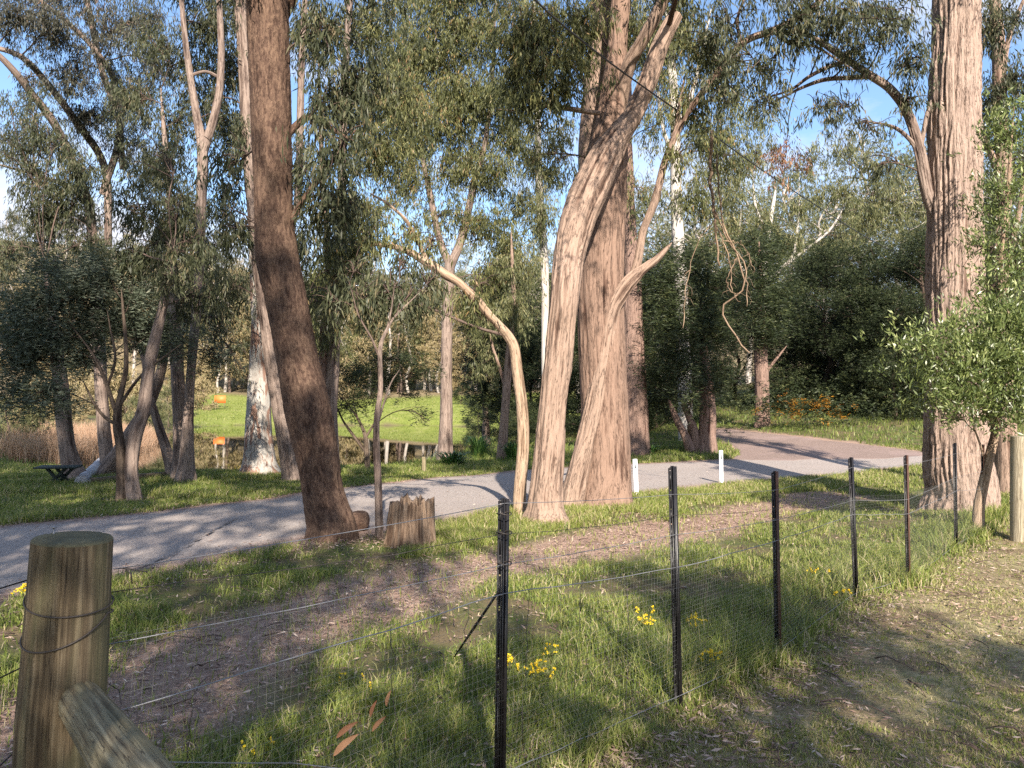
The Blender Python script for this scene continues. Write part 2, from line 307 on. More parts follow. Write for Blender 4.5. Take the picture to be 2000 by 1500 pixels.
def axis(lo, hi, c, f, g):
    o = [c]
    while o[-1] < hi: o.append(o[-1] + max(f, g * (abs(o[-1] - c) - 14)))
    a = [c]
    while a[-1] > lo: a.append(a[-1] - max(f, g * (abs(a[-1] - c) - 14)))
    return np.array(a[::-1][:-1] + o)
gx = axis(-420, 420, 0, .13, .045); gy = axis(-120, 520, 10, .13, .045)
X, Y = np.meshgrid(gx, gy); Z = terrain(X, Y); rd, td, pm, lawn, fs = zones(X.ravel(), Y.ravel())
Z = Z - .06 * sstep(.1, .5, np.maximum(rd, td)).reshape(Z.shape)
Z = Z + .02 * (fbm(X * 3, Y * 3, 0, 30, 3) - .5) * (np.hypot(X, Y) < 30)
nx, ny = len(gx), len(gy); i = (np.arange(ny - 1)[:, None] * nx + np.arange(nx - 1)[None]).ravel()
pond_d = sdist(pond, X.ravel(), Y.ravel())
field = sstep(-6, 2, Y.ravel() - 64) * sstep(120, 113, Y.ravel() + 6 * fbm(X.ravel() * .1, Y.ravel() * .1)) * sstep(18, 4, X.ravel()) * sstep(-.46, -.40, X.ravel() / np.maximum(Y.ravel(), 1) + .06 * (fbm(X.ravel() * .2, Y.ravel() * .2, 0, 66) - .5))
T = mat('ground'); t = T[1]; g = t.nodes.new('ShaderNodeNewGeometry').outputs['Position']
n1 = tex(t, g, 1.2, 8, .65); n2 = tex(t, g, 14, 6, .7); n3 = tex(t, g, 60, 4, .7); n4 = tex(t, g, .25, 3)
dirt = ramp(t, n2, [(.3, (.20, .13, .095)), (.5, (.38, .26, .2)), (.7, (.54, .40, .32))])
dirt = mixc(t, ramp(t, n3, [(.42, (0, 0, 0)), (.62, (1, 1, 1))]), dirt, (.28, .19, .145))
gr = ramp(t, n2, [(.3, (.05, .06, .02)), (.5, (.09, .11, .032)), (.7, (.14, .15, .05))])
gr = mixc(t, ramp(t, n1, [(.42, (0, 0, 0)), (.6, (1, 1, 1))]), gr, (.15, .115, .065))
lw = ramp(t, n2, [(.3, (.19, .16, .07)), (.5, (.33, .275, .15)), (.7, (.47, .385, .245))])
lw = mixc(t, ramp(t, n1, [(.45, (0, 0, 0)), (.62, (1, 1, 1))]), lw, (.20, .13, .09)); lw = mixc(t, ramp(t, n3, [(.4, (0, 0, 0)), (.7, (.7, .7, .7))]), lw, (.12, .13, .045))
fld = ramp(t, tex(t, g, .7, 6, .7), [(.3, (.13, .165, .03)), (.5, (.20, .23, .05)), (.65, (.26, .26, .09)), (.8, (.29, .24, .13))])
hl = ramp(t, tex(t, g, .15, 6, .7), [(.3, (.10, .08, .045)), (.5, (.20, .155, .09)), (.7, (.30, .24, .15))])
c = mixc(t, attr(t, 'lawn'), gr, lw); c = mixc(t, attr(t, 'path'), c, dirt); c = mixc(t, attr(t, 'field'), c, fld); c = mixc(t, attr(t, 'hill'), c, hl)
c = mixc(t, attr(t, 'mud'), c, (.14, .10, .065))
M['ground'] = bsdf(T, c, .95, .15, mathn(t, 'ADD', n2, n3), .6, .03)
go = mesh('ground', np.c_[X.ravel(), Y.ravel(), Z.ravel()], np.stack([i, i + 1, i + nx + 1, i + nx], 1), M['ground'], None,
     {'lawn': lawn, 'path': np.clip(pm * (1 - lawn) + sstep(-.5, .1, np.maximum(rd, td)), 0, 1), 'field': field, 'hill': np.maximum(sstep(62, 70, Y.ravel()), sstep(30, 60, X.ravel()) * .5) * (1 - field),
      'mud': sstep(-.7, -.1, pond_d)}, True); tag(go, kind='structure')
# road sheets
def sheet(name, a, b, m, k1=260, k2=26, lift=.012, s=0):
    A = spline(np.array(a), k1); B = spline(np.array(b), k1); tt = np.linspace(0, 1, k2)
    xy = A[:, None] * (1 - tt)[None, :, None] + B[:, None] * tt[None, :, None]; x, y = xy[..., 0].copy(), xy[..., 1].copy()
    wv = (fbm(x[:, :1] * 1.5, y[:, :1] * 1.5, 0, s + 40) - .5) * .5; wv2 = (fbm(x[:, -1:] * 1.5, y[:, -1:] * 1.5, 0, s + 41) - .5) * .5
    y = y + wv * (1 - tt)[None] + wv2 * tt[None]; z = terrain(x, y) + lift; z[:, 0] -= .045; z[:, -1] -= .045; z[:, 1:-1] += .008 * (fbm(x * 2, y * 2, 0, s)[:, 1:-1] - .5)
    i = (np.arange(k1 - 1)[:, None] * k2 + np.arange(k2 - 1)[None]).ravel(); e = np.minimum(tt, 1 - tt)[None] * np.ones((k1, 1))
    return tag(mesh(name, np.stack([x, y, z], -1).reshape(-1, 3), np.stack([i, i + 1, i + k2 + 1, i + k2], 1), m, None, {'edge': e.ravel()}, True), kind='structure')
T = mat('gravel_road'); t = T[1]; g = t.nodes.new('ShaderNodeNewGeometry').outputs['Position']
a1 = tex(t, g, 26, 5, .85); a2 = tex(t, g, .8, 8, .7); a3 = tex(t, g, 140, 2, .8); v1 = tex(t, g, 38, typ='V')
c = ramp(t, a1, [(.3, (.15, .127, .112)), (.5, (.31, .268, .24)), (.72, (.54, .475, .42))]); c = mixc(t, ramp(t, a2, [(.4, (0, 0, 0)), (.7, (.6, .6, .6))]), c, (.34, .28, .25))
c = mixc(t, ramp(t, v1, [(.08, (.5, .5, .5)), (.2, (0, 0, 0))]), c, (.62, .58, .55))
c = mixc(t, ramp(t, mathn(t, 'ADD', attr(t, 'edge'), mathn(t, 'MULTIPLY', a2, .1)), [(.06, (1, 1, 1)), (.16, (0, 0, 0))]), c, (.24, .155, .12))
M['road'] = bsdf(T, c, .9, .25, mathn(t, 'ADD', a1, a3), .5, .012)
T = mat('dirt_track'); t = T[1]; g = t.nodes.new('ShaderNodeNewGeometry').outputs['Position']
a1 = tex(t, g, 30, 4, .8); a2 = tex(t, g, .9, 6, .6)
c = ramp(t, a1, [(.3, (.12, .085, .07)), (.5, (.225, .165, .14)), (.7, (.36, .28, .24))]); c = mixc(t, ramp(t, a2, [(.45, (0, 0, 0)), (.65, (.6, .6, .6))]), c, (.30, .22, .20))
M['track'] = bsdf(T, c, .95, .2, a1, .5, .02)
sheet('road', near_e, far_e, M['road'])
tn = [track_n[0], track_n[1], track_n[2]] + [q + np.array([0, -.3]) for q in track_n[3:]]
sheet('dirt_track', tn + [track_n[-1] + np.array([8, -1])], [track_f[0]] + track_f[2:] + [track_f[-1] + np.array([8, 1])], M['track'], lift=.016, s=5)
# water
T = mat('water'); t = T[1]; g = t.nodes.new('ShaderNodeNewGeometry').outputs['Position']
wn = tex(t, mapping(t, g, (1.5, 4, 1)), 1, 3)
M['water'] = bsdf(T, (.01, .012, .005), .015, .5, wn, .015, .01); M['water'].node_tree.nodes['Principled BSDF'].inputs['IOR'].default_value = 1.9
ww = mesh('pond_water', [(-60, 12, WATER), (6, 12, WATER), (6, 85, WATER), (-60, 85, WATER)], np.array([[0, 1, 2, 3]]), M['water']); tag(ww, kind='structure')
# keep the sheet inside the pond hollow
ww.data.clear_geometry()
cc = pond.mean(0); pp = cc + (pond - cc) * 1.0; dd = pond - cc; pp = pond + dd / np.linalg.norm(dd, axis=1, keepdims=True) * .6
ww.data.from_pydata([(*q, WATER) for q in pp], [], [list(range(len(pp)))]); ww.data.materials.append(M['water']) if not ww.data.materials else None
# ---------------------------------------------------------------- foliage
def unit(v): return v / (np.linalg.norm(v, axis=-1, keepdims=True) + 1e-9)
def leaves(pos, dirn, ln, wd, rnd, g=rng):
    n = len(pos); a = unit(dirn); b = unit(np.cross(a, g.normal(size=(n, 3)))); ln = np.reshape(ln, (-1, 1)) * np.ones((n, 1)); wd = np.reshape(wd, (-1, 1)) * np.ones((n, 1))
    m = pos + a * ln * .42; v = np.stack([pos, m + b * wd / 2, pos + a * ln, m - b * wd / 2], 1).reshape(-1, 3)
    return v, np.arange(4 * n).reshape(n, 4), np.repeat(rnd, 4)
STY = dict(  # leaf length, width, leaves per spray, spray length, down pull, outward pull
    euc=(.13, .02, 15, .36, 1.0, .55), euc_far=(.26, .05, 12, .55, .7, .8), wattle=(.10, .016, 22, .34, .15, 1.0), shrub=(.085, .02, 15, .2, -.55, .9), wattle_far=(.17, .045, 16, .5, .1, 1.0))
def sprays(cen, sty, tone, scale=1.0, g=rng):
    """cen (n,3) spray roots -> leaf quads"""
    ll, lw_, k, sl, down, outw = STY[sty]; n = len(cen); ll *= scale; lw_ *= scale; sl *= scale
    ax = unit(g.normal(size=(n, 3)) * outw + np.array([0, 0, -down])); l = sl * g.uniform(.5, 1.2, (n, 1, 1)); u = g.uniform(0, 1, (n, k, 1))
    pos = cen[:, None] + ax[:, None] * l * u + g.normal(size=(n, k, 3)) * .035 * scale
    if sty.startswith('wattle'): ax[:, 2] *= .4; dr = unit(ax[:, None] * .6 + g.normal(size=(n, k, 3)) * np.array([.7, .7, .3]))
    else: dr = unit(ax[:, None] * .6 + np.array([0, 0, -down * .9]) + g.normal(size=(n, k, 3)) * .42)
    rn = np.clip(tone[:, None] + g.normal(size=(n, k)) * .22, 0, 1)
    return leaves(pos.reshape(-1, 3), dr.reshape(-1, 3), ll * g.uniform(.6, 1.25, n * k), lw_ * g.uniform(.7, 1.3, n * k), rn.ravel(), g)
def curve_pts(a, b, n, bow, g=rng):
    t_ = np.linspace(0, 1, n)[:, None]; d = np.linalg.norm(b - a); j = g.normal(size=3) * bow * d; j2 = g.normal(size=3) * bow * .6 * d
    return a * (1 - t_) + b * t_ + np.sin(np.pi * t_) * (j + np.array([0, 0, .12 * d])) * .8 + np.sin(2 * np.pi * t_) * j2 * .6
def grow(root, skel, blobs, leafm, barkm, sty='euc', dens=1.0, scale=1.0, nsub=15, crown='crown', gap=.25, g=rng):
    """blobs rows: px py rx ry d dens ; branches + leaf sprays"""
    lv = Acc(); sk = np.asarray(skel)
    for (px, py, rx, ry, d, dn) in blobs:
        br = Acc()
        c = P(px, py, d); rX, rZ = rx * d / F_PX, ry * d / F_PX; rY = .8 * max(rX, rZ)
        w_ = np.linalg.norm(sk[:, :3] - c, axis=1) + 1.2 * np.clip(sk[:, 2] - c[2] + .2, 0, None); s = sk[int(np.argmin(w_ + g.uniform(0, .4, len(sk))))]
        dist = np.linalg.norm(s[:3] - c); r0 = min(s[3] * .5, .008 + .006 * dist + .006 * rX); m = curve_pts(s[:3], c, 9, .06, g)
        v, q, t_, bk = tube(m, np.linspace(r0, .01 * scale, 9), 5); br.add(v, q, t_, bk=bk, ridge=.5)
        ends = []
        for j in range(nsub):
            e = c + g.normal(size=3) * np.array([rX, rY, rZ]) * .55; e = c + np.clip(e - c, -np.array([rX, rY, rZ]), np.array([rX, rY, rZ]))
            st = m[g.integers(4, 9)]; q2 = curve_pts(st, e, 6, .12, g); v, q, t_, bk = tube(q2, np.linspace(.009, .003, 6) * (1 + .5 * rX), 3, False); br.add(v, q, t_, bk=bk, ridge=.5); ends.append(q2)
        E = np.array(ends); ns = int(dn * dens * math.pi * rX * rZ * 135 / scale ** 1.6) + 3
        jj = g.integers(0, nsub, ns); uu = g.integers(2, 6, ns); cen = E[jj, uu] + g.normal(size=(ns, 3)) * np.array([rX, rY, rZ]) * gap
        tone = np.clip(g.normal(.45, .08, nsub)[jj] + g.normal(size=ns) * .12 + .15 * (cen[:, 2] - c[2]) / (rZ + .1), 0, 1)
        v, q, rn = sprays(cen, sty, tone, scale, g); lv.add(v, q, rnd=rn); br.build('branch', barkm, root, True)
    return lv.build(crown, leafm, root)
def trunk_pts(path, d=None, ext=True):
    """path rows px py width_px [d]; first row at the ground"""
    if path[-1][2] <= 12:
        a_, l_ = path[-2], path[-1]; path = list(path) + [(l_[0] + (l_[0] - a_[0]) * .6, l_[1] + (l_[1] - a_[1]) * .6, l_[2] * .25, *l_[3:])]
    b = G(path[0][0], path[0][1]); d0 = depth(b) if d is None else d; o = []
    for r in path:
        dd_ = r[3] if len(r) > 3 else d0; o.append([*P(r[0], r[1], dd_), r[2] / 2 * dd_ / F_PX])
    if ext and d is None: f = list(o[0]); f[2] -= .25; f[3] *= 1.12; o = [f] + o
    return np.array(o), d0
def tree(name, label, path, barkm, limbs=(), blobs=(), leafm='euc', cat='tree', sty='euc', dens=1.0, scale=1.0, amp=.012, kh=14, kv=1.3, k=72, lobes=.06, seed=0, d=None, limb_bark=None, plates=0., nsub=15, gap=.25, group=None, step=.035, lump=.06, trunk2=(), t2bark=None):
    pts, d0 = trunk_pts(path, d)
    if blobs and len(blobs[0]) > 4 and d is None:
        md = float(np.median([b[4] for b in blobs])); sc_f = d0 / md if abs(md - d0) > 1.2 else 1; blobs = [(*b[:4], b[4] * sc_f, *b[5:]) for b in blobs]; scale = scale * max(1, sc_f)
        limbs = [[(*r[:3], r[3] * sc_f) if len(r) > 3 and sc_f != 1 and abs(r[3] - d0) > 1.2 else r for r in l] for l in limbs]
    base = pts[1 if d is None else 0][:3]; root = empty(name, base); tag(root, label, cat, group); bm_ = M[barkm]; skel = []
    v, q, t_, bk, rid, gg = bark_tube(pts, amp, kh, kv, k, step, lobes, seed, lump, plates); mesh('trunk', v, [q, t_], bm_, root, {'bk': bk, 'ridge': rid}, True); skel.append(gg[len(gg) // 2:])
    for n_, lp in enumerate(trunk2):
        pts, _ = trunk_pts(lp, None if len(lp[0]) < 4 else lp[0][3]); v, q, t_, bk, rid, gg = bark_tube(pts, amp, kh, kv, k, step, lobes, seed + 7 + n_, lump, plates); mesh('trunk', v, [q, t_], M[t2bark] if t2bark and n_ == 0 else bm_, root, {'bk': bk, 'ridge': rid}, True); skel.append(gg[len(gg) // 2:])
    for n_, lp in enumerate(limbs):
        pts, _ = trunk_pts([(*r[:3], (r[3] if len(r) > 3 else d0)) for r in lp], d0, False); v, q, t_, bk, rid, gg = bark_tube(pts, amp * .6, kh * 1.3, kv, max(12, k // 3), .06, 0, seed + 31 + n_, lump * .8)
        mesh('limb', v, [q, t_], M[limb_bark or barkm], root, {'bk': bk, 'ridge': rid}, True); skel.append(gg)
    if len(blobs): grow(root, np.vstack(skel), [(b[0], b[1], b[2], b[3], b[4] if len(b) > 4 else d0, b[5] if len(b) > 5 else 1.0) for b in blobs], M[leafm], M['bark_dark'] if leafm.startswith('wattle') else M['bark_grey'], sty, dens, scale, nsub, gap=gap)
    return root
exec_trees = True
# large brown leaning tree
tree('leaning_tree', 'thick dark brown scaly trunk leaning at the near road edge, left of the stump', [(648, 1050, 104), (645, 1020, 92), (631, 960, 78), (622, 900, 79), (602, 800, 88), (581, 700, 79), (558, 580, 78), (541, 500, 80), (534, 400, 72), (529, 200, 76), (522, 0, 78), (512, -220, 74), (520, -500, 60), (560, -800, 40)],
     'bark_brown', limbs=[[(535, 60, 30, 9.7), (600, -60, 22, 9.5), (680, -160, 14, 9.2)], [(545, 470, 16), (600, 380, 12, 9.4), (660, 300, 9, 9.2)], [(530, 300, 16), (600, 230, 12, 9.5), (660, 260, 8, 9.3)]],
     blobs=[(640, 60, 70, 80, 9.3), (625, 190, 55, 80, 9.2), (670, 270, 60, 80, 9), (640, 400, 60, 70, 9.4), (700, 150, 70, 80, 9.8), (440, 330, 45, 60, 10.2, .7), (455, 450, 40, 60, 10), (690, -120, 130, 120, 9), (430, -150, 120, 110, 9), (560, -500, 300, 160, 9.5), (1250, -1000, 300, 170, 7.2, .35), (900, -1000, 300, 170, 7.2, .35), (690, 390, 60, 60, 10)],  # the two thin clumps highest overhead are added, unseen, to shade the middle trunks
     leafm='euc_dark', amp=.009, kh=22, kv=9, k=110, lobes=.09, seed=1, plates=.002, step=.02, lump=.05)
# centre cluster
tree('forked_tree', 'massive three stemmed tree with pinkish stringy bark in the middle, beside the road',
     [(1066, 1020, 96), (1066, 992, 73), (1068, 948, 63), (1074, 873, 57), (1079, 800, 51), (1088, 724, 54), (1095, 650, 54), (1103, 575, 54), (1112, 500, 58, 11.4), (1129, 430, 66, 11.6), (1153, 370, 70, 11.8), (1184, 305, 62, 11.95), (1213, 258, 44, 12), (1238, 222, 35, 12), (1266, 157, 33, 12), (1291, 85, 30, 12), (1320, 28, 26, 12)],
     'bark_pink', amp=.022, kh=15, kv=1.0, k=110, lobes=.13, seed=3, t2bark='bark_pink_shaded', lump=.03, step=.03, d=None,
     trunk2=[[(1178, 988, 124), (1180, 950, 108), (1182, 900, 98), (1181, 800, 92), (1177, 700, 90), (1174, 600, 90), (1175, 500, 86), (1180, 400, 84), (1188, 300, 72), (1197, 200, 50), (1205, 100, 36), (1212, 0, 34), (1220, -200, 30), (1240, -500, 24)],
             [(1118, 992, 58), (1121, 967, 50), (1134, 910, 44), (1152, 836, 38), (1167, 761, 34), (1182, 687, 30), (1194, 612, 29), (1212, 575, 30), (1235, 545, 26), (1257, 526, 18), (1280, 508, 14), (1300, 487, 9)]],
     limbs=[[(1160, 430, 50, 13.6), (1156, 300, 52, 13.7), (1162, 200, 49, 13.7), (1172, 100, 47, 13.7), (1180, 0, 45, 13.7), (1185, -300, 40, 13.7)], [(1212, 215, 24, 12.9), (1227, 131, 26, 12.7), (1257, 75, 24, 12.5), (1287, 19, 23, 12.3), (1320, -60, 20, 12.2)],
            [(1225, 560, 16, 12.8), (1243, 520, 16, 12.7), (1250, 485, 15, 12.7), (1257, 448, 15, 12.7), (1279, 392, 15, 12.6), (1298, 317, 13, 12.6), (1318, 260, 10, 12.5), (1330, 190, 6, 12.5)], [(1308, 290, 11, 12.5), (1340, 225, 12, 12.4), (1382, 168, 13, 12.3), (1449, 86, 13, 12.2), (1509, 60, 13, 12.1), (1561, 34, 12, 12), (1606, 0, 11, 12), (1690, -70, 7, 12)], [(1509, 60, 8, 12.1), (1545, 85, 7, 12), (1590, 90, 5, 12), (1640, 120, 3, 12)], [(1449, 86, 6, 12.2), (1440, 40, 6, 12.1), (1460, -20, 4, 12)],
            [(1170, 221, 9, 12.4), (1140, 217, 10, 12.2), (1095, 210, 10, 12), (1055, 204, 11, 11.9), (1035, 200, 8, 11.8), (1018, 190, 5, 11.7)], [(1040, 205, 8, 11.9), (1025, 214, 6, 11.8), (1005, 216, 4, 11.7), (980, 214, 2, 11.7)]],
     blobs=[(1120, 30, 60, 60, 12), (1080, 110, 70, 60, 11.6), (1040, 180, 60, 55, 11.5), (1090, 180, 50, 60, 12), (1010, 70, 70, 70, 12), (1330, -40, 90, 60, 12.4), (1370, 80, 70, 50, 12.5, .7), (1350, 200, 45, 60, 12.5, .8), (1240, -200, 220, 120, 12.5), (1080, 300, 45, 40, 12.3, .5), (1330, 300, 30, 40, 12.4, .5), (1130, 90, 50, 60, 12.2, 1.3), (1010, 140, 60, 70, 12, 1.2), (1060, 40, 70, 50, 12, 1.3), (1240, 60, 45, 50, 13.5, .8), (1420, -640, 260, 340, 7.3, .3), (1120, -640, 260, 340, 7.3, .25), (1300, -300, 160, 120, 9, .5)], leafm='euc', dens=1.2)  # unseen clumps nearest the camera, high overhead, added to shade the upper trunks
tree('arching_tree', 'slender tan barked tree arching over to the left in front of the thick middle trunks', [(1014, 1004, 26), (1016, 948, 24), (1022, 873, 23), (1020, 799, 22), (1011, 731, 21), (1003, 675, 21), (977, 638, 17), (958, 618, 16), (932, 588, 17), (900, 555, 15), (868, 535, 18), (830, 510, 16), (790, 488, 13), (745, 478, 9), (700, 475, 6)],
     'bark_tan', amp=.01, kh=20, kv=1.5, k=48, seed=6, lobes=.05, blobs=[(720, 470, 55, 45, 11.3, 1), (650, 480, 50, 60, 11.2), (800, 450, 50, 40, 11.5, .7), (910, 590, 40, 40, 11.6, .9), (940, 560, 35, 35, 11.8, .6), (850, 470, 35, 40, 11.8, .5), (650, 560, 45, 45, 11.2, .9), (600, 620, 30, 40, 11.2, .5)], leafm='euc',
     limbs=[[(835, 512, 9), (800, 440, 7), (760, 400, 5), (735, 385, 4)]])
# right stringybark
tree('stringybark_tree', 'huge shaggy reddish stringybark trunk behind the fence at the right', [(1876, 1000, 140), (1878, 960, 126), (1870, 900, 118), (1868, 850, 112), (1866, 750, 102), (1864, 600, 96), (1865, 450, 95), (1864, 300, 92), (1865, 150, 86), (1867, 0, 80), (1868, -200, 74), (1872, -500, 60)],
     'bark_redpale', amp=.034, kh=17, kv=.75, k=200, step=.022, seed=11, lobes=.08, plates=.016, limb_bark='bark_grey',
     limbs=[[(1830, 420, 26), (1811, 373, 22), (1797, 299, 20), (1774, 224, 17), (1740, 175, 15), (1703, 149, 14), (1658, 119, 12), (1625, 97, 11), (1584, 71, 8), (1530, 60, 5)], [(1703, 149, 10), (1660, 152, 9), (1610, 156, 8), (1565, 172, 6), (1520, 195, 3)],
            [(1658, 119, 8), (1620, 130, 8), (1580, 150, 7), (1545, 175, 5), (1500, 190, 3)], [(1797, 299, 12), (1775, 270, 8), (1745, 248, 6), (1700, 238, 3)], [(1800, 280, 8), (1812, 220, 8), (1830, 180, 8)], [(1811, 373, 14), (1800, 340, 10), (1790, 290, 8)]],
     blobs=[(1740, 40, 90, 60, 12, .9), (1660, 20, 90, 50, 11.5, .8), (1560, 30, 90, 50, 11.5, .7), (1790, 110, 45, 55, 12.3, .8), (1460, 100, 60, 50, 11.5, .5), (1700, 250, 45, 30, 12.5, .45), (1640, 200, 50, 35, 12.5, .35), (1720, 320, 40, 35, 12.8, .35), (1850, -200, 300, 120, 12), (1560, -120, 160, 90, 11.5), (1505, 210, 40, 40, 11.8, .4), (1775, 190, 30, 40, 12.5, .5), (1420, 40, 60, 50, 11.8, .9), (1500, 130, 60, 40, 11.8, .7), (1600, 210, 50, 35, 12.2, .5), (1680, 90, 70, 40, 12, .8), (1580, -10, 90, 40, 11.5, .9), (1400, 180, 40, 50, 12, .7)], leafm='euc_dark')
tree('tall_tree', 'twin topped trunk at the right picture edge, right of the big red stringybark', [(1968, 965, 44), (1965, 850, 38), (1958, 700, 32), (1954, 600, 28), (1953, 485, 28), (1961, 336, 28), (1953, 224, 24), (1950, 93, 22), (1940, -50, 18), (1935, -300, 12)], 'bark_pink', amp=.012, kh=16, kv=1.2, k=48, seed=13,
     limbs=[[(1955, 240, 12), (1962, 120, 10), (1975, 60, 9), (1995, 10, 7), (2030, -60, 4)], [(1960, 360, 14), (1935, 300, 12), (1915, 240, 9), (1905, 150, 6)], [(1958, 560, 12), (1985, 440, 10), (2010, 300, 8)]],
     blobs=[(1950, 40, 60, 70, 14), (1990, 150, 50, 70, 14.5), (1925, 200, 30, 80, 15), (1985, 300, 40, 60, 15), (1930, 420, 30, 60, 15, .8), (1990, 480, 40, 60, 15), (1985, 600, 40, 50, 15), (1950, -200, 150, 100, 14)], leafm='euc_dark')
tree('leafy_shrub', 'bright leafy young tree with pale bent stem in front of the red stringybark', [(1910, 1040, 22), (1912, 990, 20), (1924, 930, 18), (1934, 885, 17), (1946, 835, 15), (1950, 760, 12), (1945, 680, 9), (1950, 560, 8), (1965, 400, 6), (1975, 280, 4)], 'bark_tan', amp=.003, kh=20, k=24, seed=15,
     blobs=[(1930, 780, 65, 45, 10.4, 1.4), (1860, 740, 70, 70, 10.2, 2.2), (1965, 720, 60, 80, 10.3, 2.4), (1820, 700, 45, 55, 10, 1.6), (1905, 670, 60, 60, 10.3, 1.7), (1985, 680, 50, 60, 10.2, 1.5), (1870, 775, 40, 35, 10.1, .9), (1975, 620, 50, 60, 10.4, 1.8), (1975, 800, 35, 35, 10.1, 1), (1985, 520, 45, 60, 10.6, 1.4), (1930, 560, 25, 30, 10.6, .9), (1955, 390, 40, 70, 10.8, 1.6), (1970, 270, 45, 60, 10.8, 1.6), (1915, 480, 25, 40, 10.7, .9), (1850, 820, 20, 25, 10, 1.2)],
     leafm='shrub', sty='shrub', dens=1.35, gap=.5, nsub=14, limbs=[[(1946, 840, 8), (1900, 760, 6), (1850, 700, 4), (1800, 670, 3)], [(1925, 910, 5), (1915, 870, 4), (1900, 830, 3)]])
# beyond the road, centre to right
tree('red_trunk_tree', 'straight shaggy trunk, pale above and red below, just right of the middle cluster', [(1244, 888, 54), (1243, 850, 48), (1240, 780, 47), (1238, 700, 41), (1237, 620, 36), (1236, 560, 32), (1233, 480, 24), (1229, 400, 20), (1226, 250, 16), (1225, 50, 14), (1230, -100, 10)], 'bark_red', amp=.03, kh=12, kv=.9, k=64, seed=17, blobs=[(1270, 60, 60, 70, 22), (1290, 240, 50, 60, 23, .6), (1250, 380, 40, 60, 23, .5), (1180, -60, 120, 80, 23)], leafm='euc', scale=1.3)
tree('white_gum_tree', 'pale smooth gum trunk with patchy peeling bark standing on the near pond bank', [(508, 928, 84), (507, 905, 64), (505, 860, 52), (505, 800, 45), (506, 720, 37), (506, 640, 31), (503, 560, 27), (498, 480, 23), (494, 380, 20), (492, 250, 17), (488, 100, 15), (485, -80, 10)], 'bark_white', amp=.02, kh=5, kv=.8, k=64, seed=19, lobes=.14, blobs=[(450, 120, 60, 70, 20), (480, 260, 50, 70, 20), (430, 380, 50, 60, 20, .8), (460, 20, 70, 60, 20), (520, 560, 40, 50, 20, .4)], leafm='euc_dark', scale=1.25)
tree('slanting_tree', 'grey brown trunk slanting tightly behind the dark leaning trunk', [(572, 940, 42), (568, 910, 38), (558, 850, 36), (547, 790, 34), (536, 730, 31), (526, 660, 29), (518, 600, 27), (505, 500, 26), (490, 350, 25), (484, 250, 25), (478, 120, 25), (470, 0, 24), (460, -200, 18)], 'bark_grey', amp=.012, k=48, seed=21, limbs=[[(520, 600, 14), (560, 480, 13), (582, 380, 13), (586, 250, 14), (590, 100, 12), (600, -60, 8)]],
     blobs=[(590, 470, 45, 60, 15), (600, 330, 40, 70, 15), (400, 200, 60, 60, 15.5, .8), (440, 560, 50, 60, 15, .9), (620, 560, 45, 60, 15, .8), (590, 80, 60, 60, 15.5)], leafm='euc_dark')
tree('twin_trunk_tree', 'reddish and grey twin trunks seen just right of the dark leaning trunk', [(648, 930, 34), (647, 850, 27), (646, 800, 26), (650, 720, 25), (654, 640, 23), (662, 560, 20), (668, 480, 18), (668, 350, 16), (672, 200, 14), (680, 50, 12), (690, -80, 8)], 'bark_grey', amp=.012, k=40, seed=23, limb_bark='bark_red', dens=1.5, limbs=[[(646, 860, 16), (636, 780, 18), (632, 700, 17), (633, 640, 15), (640, 560, 13), (640, 470, 12), (630, 350, 10), (625, 200, 8)]],
     blobs=[(650, 560, 45, 70, 17), (720, 420, 60, 70, 17), (680, 500, 45, 50, 17), (740, 300, 70, 70, 17), (690, 200, 60, 70, 17.5), (720, 60, 80, 70, 18), (640, 650, 35, 35, 16.5, .5), (780, 180, 70, 70, 17)], leafm='euc')
tree('sapling_tree', 'thin bare stemmed sapling standing beside the stump', [(741, 1052, 17), (740, 1000, 15), (738, 930, 14), (735, 870, 13), (736, 815, 12), (743, 760, 10), (742, 690, 9), (748, 660, 7), (770, 620, 5), (800, 590, 3)], 'bark_grey', amp=.004, kh=25, k=24, seed=25, lobes=.03,
     limbs=[[(742, 700, 5), (725, 660, 4), (700, 615, 3), (690, 580, 2)], [(738, 830, 4), (752, 780, 3), (765, 745, 3), (775, 730, 2)], [(755, 650, 5), (765, 600, 3), (770, 560, 2)]],
     blobs=[(700, 575, 45, 45, 9.6, 1), (760, 560, 45, 45, 9.8, 1), (810, 580, 45, 40, 9.8, 1), (840, 540, 35, 40, 10, .7), (640, 590, 35, 30, 9.6, .6), (785, 510, 45, 35, 10, .7), (700, 520, 40, 35, 10, .8)], leafm='euc_dark')
tree('lone_tree', 'straight pinkish trunk standing in front of the green field by the water', [(870, 900, 36), (870, 865, 28), (872, 800, 24), (872, 720, 22), (873, 640, 21), (876, 560, 21), (880, 500, 20)], 'bark_grey', dens=1.5, amp=.012, k=40, seed=27,
     limbs=[[(880, 520, 18), (862, 480, 14), (850, 430, 13), (838, 370, 12), (825, 300, 9), (815, 180, 7)], [(880, 520, 18), (900, 470, 16), (915, 410, 14), (928, 350, 13), (945, 290, 10), (960, 180, 8), (965, 60, 6)]],
     blobs=[(820, 90, 90, 80, 24), (900, 60, 80, 70, 24), (880, 200, 80, 70, 24), (950, 180, 70, 80, 24), (820, 260, 80, 70, 24), (900, 320, 60, 60, 24, .8), (960, 330, 50, 60, 24, .8), (800, 350, 60, 50, 24, .7), (940, 430, 55, 50, 24, .7), (1000, 260, 50, 60, 24, .8), (860, 420, 50, 40, 24, .5), (970, 540, 50, 50, 24, .7), (1000, 470, 45, 50, 24, .7), (760, 150, 60, 80, 24), (870, -60, 180, 80, 24)], leafm='euc', scale=1.35)
